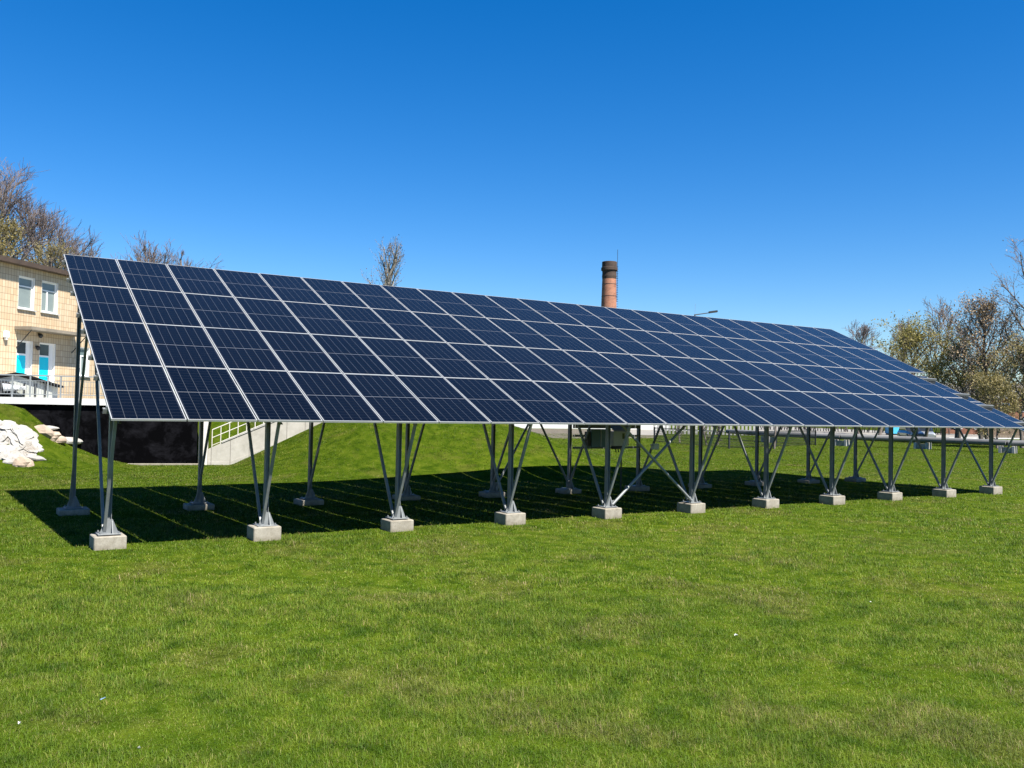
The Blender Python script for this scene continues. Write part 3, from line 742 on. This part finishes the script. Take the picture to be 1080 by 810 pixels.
def fast_mesh(name, V, Fq, m, parent):
    V = np.asarray(V, np.float32); Fq = np.asarray(Fq, np.int32); n = Fq.shape[1]
    me = bpy.data.meshes.new(name); me.vertices.add(len(V)); me.vertices.foreach_set('co', V.ravel())
    me.loops.add(Fq.size); me.loops.foreach_set('vertex_index', Fq.ravel())
    me.polygons.add(len(Fq)); me.polygons.foreach_set('loop_start', np.arange(0, Fq.size, n, dtype=np.int32)); me.polygons.foreach_set('loop_total', np.full(len(Fq), n, np.int32))
    me.update(calc_edges=True); return link(name, me, m, parent)
def limbs(segs, n):
    A = np.array([tuple(q[0]) for q in segs]); B = np.array([tuple(q[2]) for q in segs]); ra = np.array([q[1] for q in segs]); rb = np.array([q[3] for q in segs])
    z = B - A; z /= np.maximum(np.linalg.norm(z, axis=1), 1e-9)[:, None]
    h = np.where(np.abs(z[:, 2:3]) < .8, np.array([[0., 0., 1.]]), np.array([[1., 0., 0.]])); x = np.cross(z, h); x /= np.linalg.norm(x, axis=1)[:, None]; y = np.cross(z, x)
    th = np.arange(n) * 2 * np.pi / n; o = x[:, None] * np.cos(th)[None, :, None] + y[:, None] * np.sin(th)[None, :, None]
    V = np.concatenate([A[:, None] + o * ra[:, None, None], B[:, None] + o * rb[:, None, None]], 1).reshape(-1, 3)
    i = np.arange(n); f = np.stack([i, (i + 1) % n, n + (i + 1) % n, n + i], 1)
    return V, (np.arange(len(segs))[:, None, None] * 2 * n + f[None]).reshape(-1, 4)
def leaves(ends, per, size, seed, jit=.35):
    g = np.random.default_rng(seed); E = np.repeat(np.array([tuple(e) for e in ends]), per, 0)
    if len(E) == 0: return [], []
    E = E + g.normal(0, jit, E.shape); n = len(E)
    a = g.normal(0, 1, (n, 3)); a /= np.linalg.norm(a, axis=1)[:, None]; b = np.cross(a, g.normal(0, 1, (n, 3))); b /= np.linalg.norm(b, axis=1)[:, None]
    s = size * g.uniform(.5, 1.3, (n, 1)); a = a * s; b = b * s * .6
    V = np.stack([E - a, E + b, E + a, E - b], 1).reshape(-1, 3); F = np.arange(n * 4).reshape(-1, 4)
    return V, F
def tree(name, label, px, top, depth, wpx, seed, leaf=None, per=3, lsize=.09, group=None, z0=None, base=None, twig='twig', bark='bark', jit=.2, minr=.008, **kw):
    p = at_depth(px, 430, depth); p.z = hz(p.x, p.y) if z0 is None else z0
    height = at_depth(px, top, depth).z - p.z; width = wpx * depth / FPX
    root = thing(name, label, 'tree', p, group); root.rotation_euler.z = seed * 1.7
    segs, ends = grow(seed, height, width, **kw)
    segs = [(a, max(ra, minr), b, max(rb, minr * .8), lv) for a, ra, b, rb, lv in segs]
    V, F = limbs([s for s in segs if s[4] <= 1], 6); fast_mesh('trunk', V, F, M[bark], root)
    V, F = limbs([s for s in segs if s[4] > 1], 3); cr = fast_mesh('crown', V, F, M[twig], root)
    if leaf:
        V, F = leaves(ends, per, lsize, seed, jit); fast_mesh('leaves' if leaf != 'leaf_br' else 'catkins', V, F, M[leaf], cr)
    return root
LT = 'trees behind the tiled building'; RT = 'trees beyond the lawn at the right'
tree('bare_tree', 'tallest bare purplish tree at the left picture edge above the roof', -4, 158, 60, 92, 11, group=LT, shape='fan', ang=40, up=.5, limbs_n=30, sub_n=13, twig_n=8, minr=.012)
tree('bare_tree', 'bare fine-twigged tree over the tiled roof, right of the tallest', 46, 203, 62, 92, 12, group=LT, shape='round', ang=48, up=.4, limbs_n=30, sub_n=13, twig_n=8, minr=.012)
tree('budding_tree', 'yellow-green budding tree rising over the left end of the tiled roof', 4, 222, 54, 70, 13, 'leaf_ol', 2, .075, LT, twig='twig_green', ang=50, limbs_n=18)
tree('budding_tree', 'olive budding bush-like tree between tiled roof and array corner', 60, 252, 55, 58, 14, 'leaf_ol', 1, .06, LT, twig='twig_green', ang=55, limbs_n=18)
tree('bare_tree', 'pale thin bare tree rising right at the array top left corner', 102, 250, 80, 52, 19, group=LT, shape='fan', ang=40, up=.5, limbs_n=24, sub_n=9, twig_n=5, start=.4, minr=.015)
tree('bare_tree', 'bare many-stemmed tree above the second panel column from the left', 126, 241, 85, 125, 15, group=LT, shape='fan', ang=44, up=.5, limbs_n=34, sub_n=10, twig_n=6, start=.35, minr=.017, leader=.85)
tree('bare_tree', 'bare dark tree with forked top above the third panel column', 170, 239, 85, 78, 16, group=LT, ang=52, shape='fan', limbs_n=22, sub_n=8, twig_n=5, start=.4, minr=.018)
tree('bare_tree', 'small bare treetop rightmost of those behind the array left end', 206, 262, 88, 48, 17, group=LT, ang=65, up=.15, limbs_n=12, sub_n=8, twig_n=5, minr=.016)
tree('birch_tree', 'slim birch top with sparse buds above the array ridge', 407, 250, 80, 44, 18, 'leaf_br', 1, .07, None, z0=0, twig='bark_pale', bark='bark_pale', shape='round', ang=34, up=.55, limbs_n=22, sub_n=6, twig_n=4, jit=.1, minr=.010, start=.45)
tree('bare_tree', 'small bare tree just right of the array top right end', 906, 337, 118, 50, 21, group=RT, ang=48, minr=.02, sub_n=11, limbs_n=20, twig_n=6)
tree('bare_tree', 'bare tree behind left side of the yellow-green crown', 928, 334, 112, 50, 22, group=RT, ang=48, minr=.02, sub_n=11, limbs_n=22, twig_n=6)
tree('budding_tree', 'broad yellow-green budding tree above the array right slope', 967, 325, 86, 108, 23, 'leaf_yg', 2, .105, RT, twig='twig_green', ang=55, limbs_n=22, sub_n=10)
tree('bare_tree', 'bare tree with twigs poking above the yellow-green crown', 976, 314, 92, 80, 24, group=RT, ang=45, shape='fan', limbs_n=16, minr=.017)
tree('bare_tree', 'dark bare tree in the gap between green and rusty crowns', 1012, 330, 95, 60, 25, group=RT, ang=50, limbs_n=16, minr=.018)
tree('budding_tree', 'rusty brown budding tree with pointed top at the right', 1042, 304, 80, 80, 26, 'leaf_or', 2, .09, RT, shape='round', ang=42, up=.6, limbs_n=24, sub_n=10, jit=.25)
tree('bare_tree', 'tall bare tree with curved limbs at the right picture edge', 1090, 242, 78, 78, 27, 'leaf_or', 1, .07, RT, shape='fan', ang=42, up=.45, limbs_n=18, minr=.015)
tree('budding_tree', 'olive budding tree low at the right edge under tall bare tree', 1078, 335, 74, 76, 28, 'leaf_ol', 2, .095, RT, twig='twig_green', ang=55, limbs_n=20, sub_n=10)
tree('budding_tree', 'low olive tree filling the gap below the rusty crown', 1008, 350, 84, 104, 29, 'leaf_yg', 2, .10, RT, twig='twig_green', ang=60, limbs_n=20, sub_n=10, start=.12)
tree('budding_tree', 'low golden shrub-like tree nearest the array right corner', 1052, 388, 72, 66, 30, 'leaf_ol', 2, .09, RT, twig='twig_green', ang=62, limbs_n=18, start=.1)
tree('bare_tree', 'leafless tree far behind the rusty crown near brick house', 1052, 350, 120, 70, 31, group=RT, ang=50, limbs_n=16, minr=.02)

# ------------------------------------------------------------------ chimney, street lamp
c = at_depth(640.3, 430, 133); c.z = 0
ch = thing('factory_chimney', 'tall round red brick chimney with sooty top behind the array', 'chimney', c)
H_ = at_depth(640, 275.5, 133).z
def uvlathe(name, prof, m, parent, n=40):
    mb = MB(); mb.lathe((0, 0, 0), prof, n); me = bpy.data.meshes.new(name); me.from_pydata(mb.v, [], mb.f)
    uv = me.uv_layers.new(name='UVMap')
    for p in me.polygons:
        for li in p.loop_indices:
            v = me.vertices[me.loops[li].vertex_index].co; a = (math.atan2(v.y, v.x) / (2 * math.pi)) % 1
            uv.data[li].uv = (a * 7.2, v.z)
    me.update(); return link(name, me, m, parent)
uvlathe('shaft', [(1.55, -.2), (1.06, H_ - 2.9), (1.05, H_ - 2.6)], M['brick'], ch)
uvlathe('crown', [(1.06, H_ - 2.6), (1.10, H_ - 2.2), (1.06, H_ - 1.7), (1.10, H_ - 1.35), (1.24, H_ - 1.3), (1.24, H_ - .9), (1.12, H_ - .85), (1.12, H_ - .05), (1.08, H_), (.8, H_), (.8, H_ - 1)], M['brick_sooty'], ch)
for z in (H_ - 3.4, H_ - 5.2, H_ - 7.4, H_ - 10, H_ - 13):
    mb = MB(); r_ = 1.06 + (H_ - 2.9 - z) * .0225; mb.lathe((0, 0, 0), [(r_ + .005, z - .03), (r_ + .02, z - .03), (r_ + .02, z + .03), (r_ + .005, z + .03)], 40); mb.build('iron_band', M['dark_metal'], ch)
rx = CR * 1.2
mb = MB(); mb.tube((rx.x, rx.y, H_ - 6), (rx.x, rx.y, H_ + 1.9), .035, n=6); mb.build('lightning_rod', M['dark_metal'], ch)
mb = MB()
for z in np.arange(2, H_ - .5, .35):
    r_ = 1.06 + max(0, H_ - 2.9 - z) * .0225 + .12
    for a_ in (0.0,): mb.box((CR.x * r_, CR.y * r_, z), (.10, .45, .035), None)
mb.build('ladder', M['dark_metal'], ch)
d_ = 60; c = at_depth(731.5, 430, d_); c.z = 0; lz = at_depth(731, 331.5, d_).z
lp = thing('street_lamp', 'dark street lamp arm showing above the array ridge', 'street lamp', c)
mb = MB(); mb.tube((0, 0, 0), (0, 0, lz), .09, .05, 10); mb.build('pole', M['dark_metal'], lp)
ad = Vector((CR.x, CR.y, 0)).normalized(); a1 = ad * 1.3 + UZ * (lz + .2); a2 = ad * 1.62 + UZ * (lz + .26)
mb = MB(); mb.tube(ad * -.05 + UZ * (lz - .02), a1, .035, .03, 8); mb.build('arm', M['dark_metal'], lp)
mb = MB(); mb.bar(a1 - ad * .35 + UZ * -.03, a2 - ad * .1 + UZ * .0, .13, .2, UZ); mb.build('lamp_head', M['dark_metal'], lp)
mb = MB(); mb.tube((0, 0, lz), (ad.x * .02, ad.y * .02, lz + .75), .008, n=5); mb.build('antenna', M['rail'], lp)

# ------------------------------------------------------------------ far side of the lawn
pp = [at_ground(*q) for q in ((515, 456), (560, 461.5), (600, 462.5), (690, 462), (690, 453.5), (512, 451.6))]
sheet('bare_soil', [(p.x, p.y) for p in pp], .006, M['soil'])
pp = [at_ground(*q) for q in ((640, 458.5), (700, 459), (700, 452), (655, 452))]
sheet('sand', [(p.x, p.y) for p in pp], .012, M['road'])
# road: runs along +y far right
rd = [at_ground(1180, 464), at_ground(1000, 462.6), at_ground(880, 459.3), at_ground(800, 455.5), at_ground(800, 449.0), at_ground(900, 453.0), at_ground(1000, 457.6), at_ground(1180, 459.4)]
sheet('road', [(p.x, p.y) for p in rd], .012, M['road'])
kb = MB()
for a, b in ((rd[0], rd[1]), (rd[1], rd[2]), (rd[2], rd[3])): kb.bar((a.x, a.y, .06), (b.x, b.y, .06), .15, .25, UZ)
tag(kb.build('road_kerb', M['slab']), 'pale kerb along the near side of the far road', 'kerb')
# long white building
W0 = at_ground(509, 451.2); W1 = at_ground(705, 453.2); wd = (W1 - W0).normalized(); wn = Vector((wd.y, -wd.x, 0)); wl = (W1 - W0).length
wb = thing('white_building', 'long low white building beyond the lawn behind the array', 'building', (W0 + W1) / 2)
mb = MB(); mb.box((W0 + W1) / 2 - wn * 4 + UZ * 1.9, (wl, 8, 3.8), (wd, -wn, UZ)); local(mb, wb.location).build('wall', M['slab'], wb)
mb = MB(); mb.prism([W0 + wn * .5 + UZ * 3.8 - wd * .4, W0 - wn * 8.5 + UZ * 3.8 - wd * .4, W0 - wn * 4 + UZ * 5.4 - wd * .4], wd * (wl + .8)); local(mb, wb.location).build('roof', M['asphalt'], wb)
for i in range(int(wl / 4.5)):
    mb = MB(); mb.box(W0 + wd * (2.5 + i * 4.5) + UZ * 1.75 + wn * .02, (1.3, .08, 1.2), (wd, -wn, UZ)); wdw = mb.build('window', M['white_paint'], None)
    wdw.data.transform(Matrix.Translation(-wb.location)); wdw.parent = wb
    mb = MB(); mb.box(W0 + wd * (2.5 + i * 4.5) + UZ * 1.75 + wn * .065, (1.1, .02, 1.0), (wd, -wn, UZ)); local(mb, wb.location).build('pane', M['dark_glass'], wdw)
# white picket fence
a, b = at_ground(690, 457.2), at_ground(806, 459.6); d = (b - a).normalized(); Lf = (b - a).length
pf = thing('picket_fence', 'white picket fence behind the dark mesh fence', 'fence', a)
mb = MB()
for i in range(int(Lf / .42)): mb.box(d * (i * .42) + UZ * .85, (.24, .03, 1.7), (d, d.cross(UZ), UZ))
mb.build('pickets', M['old_white'], pf)
mb = MB()
for z in (.4, 1.35): mb.bar(Vector((0, 0, z)) + d.cross(UZ) * -.04, d * Lf + UZ * z + d.cross(UZ) * -.04, .08, .04, UZ)
mb.build('rail', M['white_paint'], pf)
# dark mesh fence
a, m_, b = at_ground(690, 466.5), at_ground(769, 473.2), at_ground(860, 469.5)
mf = thing('mesh_fence', 'low dark wire mesh fence across the lawn', 'fence', m_)
for p, q in ((a, m_), (m_, b)):
    d = (q - p).normalized(); Lf = (q - p).length; n_ = max(1, round(Lf / 7))
    mb = MB()
    for i in range(int(Lf / .13)): mb.bar(p + d * (i * .13) + UZ * .05, p + d * (i * .13) + UZ * 1.12, .016, .016, d)
    for z in np.arange(.1, 1.15, .2): mb.bar(p + UZ * z, q + UZ * z, .018, .018, UZ)
    mb.bar(p + UZ * 1.16, q + UZ * 1.16, .045, .045, UZ); local(mb, m_).build('mesh_panel', M['dark_metal'], mf)
    for i in range(n_ + 1):
        if p is m_ and i == 0: continue
        c_ = p + d * (Lf * i / n_); mb = MB(); mb.bar(c_ - UZ * .1, c_ + UZ * 1.22, .09, .09, d); local(mb, m_).build('post', M['dark_metal'], mf)
# heating pipe on concrete supports
pts = [at_ground(1150, 481), at_ground(1063, 477.8), at_ground(973, 473.5), at_ground(888, 470.2), at_ground(811, 466.5), at_ground(770, 463)]
hp = thing('heating_pipe', 'long grey heating pipe carried low over the far lawn', 'pipe', pts[2])
for off in (-.27, .27):
    for zc, mm in ((.72, 'pipe'),):
        mb = MB()
        for p, q in zip(pts, pts[1:]):
            d = (q - p).normalized(); n_ = Vector((d.y, -d.x, 0)); mb.tube(p + n_ * off + UZ * zc, q + n_ * off + UZ * zc, .20, n=14)
        local(mb, pts[2]).build('pipe_run', M[mm], hp)
sp0 = None; labs = ['rightmost pale concrete pipe support seen under the array corner', 'pale concrete pipe support below the parked cars', 'pale concrete pipe support between second and third rear legs from right', 'pale concrete pipe support beside the dark mesh fence']
for i, lab in zip((1, 2, 3, 4), labs):
    d = (pts[i + 1] - pts[i - 1]).normalized(); q = pts[i]
    t_ = thing('pipe_support', lab, 'pipe support', q, 'concrete supports of the heating pipe'); t_.rotation_euler.z = math.atan2(d.y, d.x)
    for dx in (-.42, .42):
        mb = MB(); mb.box((dx, 0, .24), (.2, .9, .52), None, .015); mb.build('block', M['old_white'], t_)
    mb = MB(); mb.box((0, .05, .2), (.6, .7, .4), None, .01); mb.build('core', M['concrete'], t_)
# cars and kiosk on the road
def gdir(a, b): return (at_ground(*b) - at_ground(*a)).normalized()
c = at_ground(975, 463.2); f = (CF * -.88 - CR * .25); f.z = 0
car('parked_car', 'silver hatchback parked on the far road', c, f, SILVER)
c = at_ground(961, 463.6); car('parked_car', 'dark blue car parked left of the silver hatchback', c, (CF * -.97 - CR * .1).to_2d().to_3d(), NAVY, 4.2, 1.7, 1.55)
c = sw(-7.45, 1.2, 2.53); car('parked_car', 'pale silver car half out of frame behind the terrace railing', c - WDv * .8, WDv, PALE, 3.6, 1.6, .95)
c = at_ground(948, 459.2); ck = thing('blue_kiosk', 'light blue kiosk beside the parked cars', 'kiosk', c); ck.rotation_euler.z = math.atan2(CR.y, CR.x)
mb = MB(); mb.box((0, 1.0, 1.3), (1.8, 2.0, 2.2), None, .02); mb.build('body', plain('sky blue paint', (.05, .36, .55), .5, 0, .1), ck)
mb = MB(); mb.box((0, 1.0, 2.45), (2.1, 2.3, .1), None, .02); mb.build('roof', M['white_paint'], ck)
mb = MB(); mb.box((.1, -.01, 1.55), (1.0, .03, .9)); mb.build('window', M['dark_glass'], ck)
mb = MB(); mb.box((0, 1.0, .1), (1.7, 1.9, .2)); mb.build('plinth', M['dark_metal'], ck)
# twiggy hedge behind the road
a, b = at_ground(800, 453.0), at_ground(1004, 459.0); d = (b - a).normalized(); n_ = Vector((d.y, -d.x, 0)); Lh = (b - a).length
hg = thing('hedge', 'long dark leafless hedge behind the road and parked cars', 'hedge', a)
g5 = random.Random(5); sg = []; en = []
for i in range(int(Lh / .35)):
    p = d * (i * .35 + g5.uniform(-.1, .1)) + n_ * g5.uniform(-.6, .6); hh = g5.uniform(2.2, 3.4)
    for k in range(5):
        q = p + Vector((g5.gauss(0, .25), g5.gauss(0, .25), hh * g5.uniform(.35, .6))); sg.append((p.copy(), .04, q, .025, 1))
        for m in range(5):
            e = q + Vector((g5.gauss(0, .4), g5.gauss(0, .4), hh * g5.uniform(.05, .5))); sg.append((q.copy(), .022, e, .014, 2)); en.append(e)
V, F = limbs(sg, 3); cr_ = fast_mesh('twigs', V, F, M['twig'], hg)
V, F = leaves(en, 3, .13, 5, .3); fast_mesh('leaves', V, F, M['leaf_br'], cr_)
# brick house at the right
a, b = at_ground(996, 457.4), at_ground(1150, 461.5); d = (b - a).normalized(); n_ = Vector((d.y, -d.x, 0)); Lh = (b - a).length
hs = thing('brick_house', 'red brick house with dark windows behind the trees at right', 'house', a); hs.rotation_euler.z = math.atan2(d.y, d.x)
def uvbox(name, c, dm, m, parent):
    mb = MB(); mb.box(c, dm); me = bpy.data.meshes.new(name); me.from_pydata(mb.v, [], mb.f); uv = me.uv_layers.new(name='UVMap')
    for p in me.polygons:
        for li in p.loop_indices:
            v = me.vertices[me.loops[li].vertex_index].co; uv.data[li].uv = ((v.x + v.y), v.z)
    me.update(); return link(name, me, m, parent)
uvbox('wall', (Lh / 2, 4, 2.6), (Lh, 8, 5.2), M['brick'], hs)
mb = MB(); mb.prism([(-.4, -.5, 5.2), (-.4, 8.5, 5.2), (-.4, 4, 7.6)], (Lh + .8, 0, 0)); mb.build('roof', M['asphalt'], hs)
for i in range(int(Lh / 3)):
    x = 1.6 + i * 3
    mb = MB(); mb.box((x, -.01, 1.6), (1.5, .06, 1.7)); wq = mb.build('window', M['white_paint'], hs)
    mb = MB(); mb.box((x, -.045, 1.6), (1.3, .02, 1.5)); mb.build('pane', M['dark_glass'], wq)
    mb = MB(); mb.box((x, -.01, 4.0), (1.5, .06, 1.2)); wq = mb.build('window', M['white_paint'], hs)
    mb = MB(); mb.box((x, -.045, 4.0), (1.3, .02, 1.0)); mb.build('pane', M['dark_glass'], wq)
a, b = at_ground(1040, 462.2), at_ground(1140, 465); d = (b - a).normalized(); Lf = (b - a).length
wf = thing('wooden_fence', 'weathered tan board fence in front of the brick house', 'fence', a)
mb = MB(); g_ = random.Random(2)
for i in range(int(Lf / .16)): mb.box(d * (i * .16) + UZ * (.85 + g_.uniform(-.06, .06)), (.14, .025, 1.7), (d, d.cross(UZ), UZ))
mb.build('boards', plain('weathered boards', (.22, .165, .11), .85, 0, .35, 2), wf)
mb = MB(); mb.bar(UZ * .5 - d.cross(UZ) * .05, d * Lf + UZ * .5 - d.cross(UZ) * .05, .08, .05, UZ); mb.bar(UZ * 1.3 - d.cross(UZ) * .05, d * Lf + UZ * 1.3 - d.cross(UZ) * .05, .08, .05, UZ); mb.build('rail', M['brown'], wf)
def shrub(px, py, dep_h, wpx, seed, lab, leaf=None):
    p = at_ground(px, py); dep = (p - CAM).dot(CF); root = thing('bare_shrub', lab, 'shrub', p, 'bare shrubs along the mesh fence')
    segs, ends = grow(seed, dep_h, wpx * dep / FPX, shape='fan', ang=40, limbs_n=12, sub_n=5, twig_n=4, start=.06, up=.35, r0=.07)
    segs = [(a, max(ra, .012), b_, max(rb, .01), lv) for a, ra, b_, rb, lv in segs]
    V, F = limbs([s for s in segs if s[4] <= 1], 6); fast_mesh('trunk', V, F, M['bark'], root)
    V, F = limbs([s for s in segs if s[4] > 1], 3); fast_mesh('crown', V, F, M['twig'], root)
shrub(717, 466.8, 3.4, 26, 41, 'leaning bare shrub nearest the left end of mesh fence')
shrub(745, 469.5, 3.2, 22, 42, 'dark bare shrub left of the thick mesh fence post')
shrub(757, 469.0, 2.4, 14, 43, 'thin bare shrub close to the thick mesh fence post')
tree('bare_tree', 'bare leaning tree by the mesh fence with trunk under the array', 817, 380, 62, 40, 44, None, group=RT, ang=45, limbs_n=10, twig_n=4, z0=0)
tree('bare_tree', 'thick-trunked tree before the brick house seen under the array edge', 1036, 392, 80, 44, 45, None, group=RT, ang=50, limbs_n=12, twig_n=4, z0=0, r0=.26)

# ------------------------------------------------------------------ lawn litter
def scrap(px, py, sz, m, lab, seed):
    p = at_ground(px, py); r = random.Random(seed); mb = MB()
    top = [Vector((math.cos(a) * sz * r.uniform(.6, 1.2), math.sin(a) * sz * .7 * r.uniform(.6, 1.2), .07 + r.uniform(-.012, .02))) for a in [i * 1.05 for i in range(6)]]
    mb.prism(top, (0, 0, .004)); o = mb.build('litter_scrap', m); o.location = (p.x, p.y, 0); tag(o, lab, 'litter', 'litter scraps on the lawn')
scrap(108, 747, .034, plain('blue wrapper', (.2, .32, .55), .4), 'faded blue wrapper scrap lying in the foreground grass', 1)
scrap(776, 677, .022, M['sill'], 'white paper scrap on the lawn at the right', 2)
scrap(918, 641, .018, M['sill'], 'tiny white scrap far right on the lawn', 6)
scrap(146, 800, .014, M['sill'], 'white fleck at the bottom left of the lawn', 3)
scrap(20, 773, .012, M['sill'], 'small pale fleck near the lower left corner', 4)

# ------------------------------------------------------------------ grass blades (one mesh)
g = np.random.default_rng(7)
def patch(d0, d1, dens, hgt, wid, side=1.35):
    area = (d1 * d1 - d0 * d0) / 2 * (1080 / FPX) * side; n = int(area * dens)
    d = np.sqrt(g.uniform(d0 * d0, d1 * d1, n)); u = g.uniform(-.5, .5, n) * (1080 / FPX) * side
    fh = np.array([CF.x, CF.y]); fh /= np.linalg.norm(fh); rh = np.array([fh[1], -fh[0]])
    P = np.array([CAM.x, CAM.y])[None] + fh[None] * d[:, None] + rh[None] * (u * d)[:, None]
    return P, np.full(n, hgt), np.full(n, wid)
parts = [patch(3.6, 8, 5000, .062, .0030, 1.9), patch(8, 12, 2700, .06, .0042, 1.7), patch(12, 18, 1000, .056, .0065), patch(18, 26, 480, .055, .010, 1.25), patch(26, 40, 300, .05, .013, 1.2), patch(40, 62, 110, .05, .022, 1.15), patch(62, 90, 45, .055, .034, 1.1)]
P = np.concatenate([p[0] for p in parts]); Hh = np.concatenate([p[1] for p in parts]); Ww = np.concatenate([p[2] for p in parts])
s_, t_ = st(P[:, 0], P[:, 1])
keep = ~((s_ < .45) & (t_ > -.18)) & ~((t_ > -.05) & (t_ < 2.1) & (s_ < 6.6) & (s_ > 0))
for yy in (FY, RY):
    for x in FX: keep &= ~((abs(P[:, 0] - x) < .27) & (abs(P[:, 1] - yy) < .27))
P, Hh, Ww = P[keep], Hh[keep], Ww[keep]; n = len(P)
tuft = wob(P[:, 0] * 3.1, P[:, 1] * 3.1) * .5 + wob(P[:, 0] * .8 + 3, P[:, 1] * .8) * .5
Hh = Hh * g.uniform(.45, 1.35, n) * (1 + .75 * tuft).clip(.35, 2)
base = np.stack([P[:, 0], P[:, 1], terrain(P[:, 0], P[:, 1]) - .004], -1)
az = g.uniform(0, 2 * np.pi, n); ln = np.abs(g.normal(1.15, .42, n)).clip(.1, 1.6)
dr = np.stack([np.cos(az), np.sin(az)], -1); sd = np.stack([-dr[:, 1], dr[:, 0], np.zeros(n)], -1) * (Ww / 2 * g.uniform(.7, 1.3, n))[:, None]
mid = base.copy(); mid[:, :2] += dr * (Hh * .45 * np.sin(ln * .55))[:, None]; mid[:, 2] += Hh * .55 * np.cos(ln * .55)
tip = mid.copy(); tip[:, :2] += dr * (Hh * .65 * np.sin(ln * 1.25))[:, None]; tip[:, 2] += Hh * .5 * np.cos(ln * 1.25)
V = np.stack([base - sd, base + sd, mid + sd * .8, mid - sd * .8, tip], 1).reshape(-1, 3).astype(np.float32)
k5 = (np.arange(n) * 5)[:, None]
lv = np.concatenate([k5 + np.array([[0, 1, 2, 3]]), k5 + np.array([[3, 2, 4]])], 1).astype(np.int32)
me = bpy.data.meshes.new('grass'); me.vertices.add(n * 5); me.vertices.foreach_set('co', V.ravel())
me.loops.add(n * 7); me.loops.foreach_set('vertex_index', lv.ravel())
me.polygons.add(n * 2)
me.polygons.foreach_set('loop_start', (np.arange(n)[:, None] * 7 + np.array([[0, 4]])).ravel().astype(np.int32))
me.polygons.foreach_set('loop_total', np.tile([4, 3], n).astype(np.int32))
me.update(calc_edges=False)
tint = np.ones((n, 4), np.float32); br_ = g.uniform(.6, 1.5, n)
straw = g.random(n) < .13
br_ = br_ * (1 - .16 * tuft)                     # tall tufts are a deeper green
tint[:, 0] = br_ * np.where(straw, 2.0, g.uniform(.9, 1.12, n)); tint[:, 1] = br_ * np.where(straw, 1.25, 1.0); tint[:, 2] = br_ * np.where(straw, 4.5, g.uniform(.8, 1.6, n))
at = me.attributes.new('tint', 'FLOAT_COLOR', 'POINT'); at.data.foreach_set('color', np.repeat(tint, 5, 0).ravel())
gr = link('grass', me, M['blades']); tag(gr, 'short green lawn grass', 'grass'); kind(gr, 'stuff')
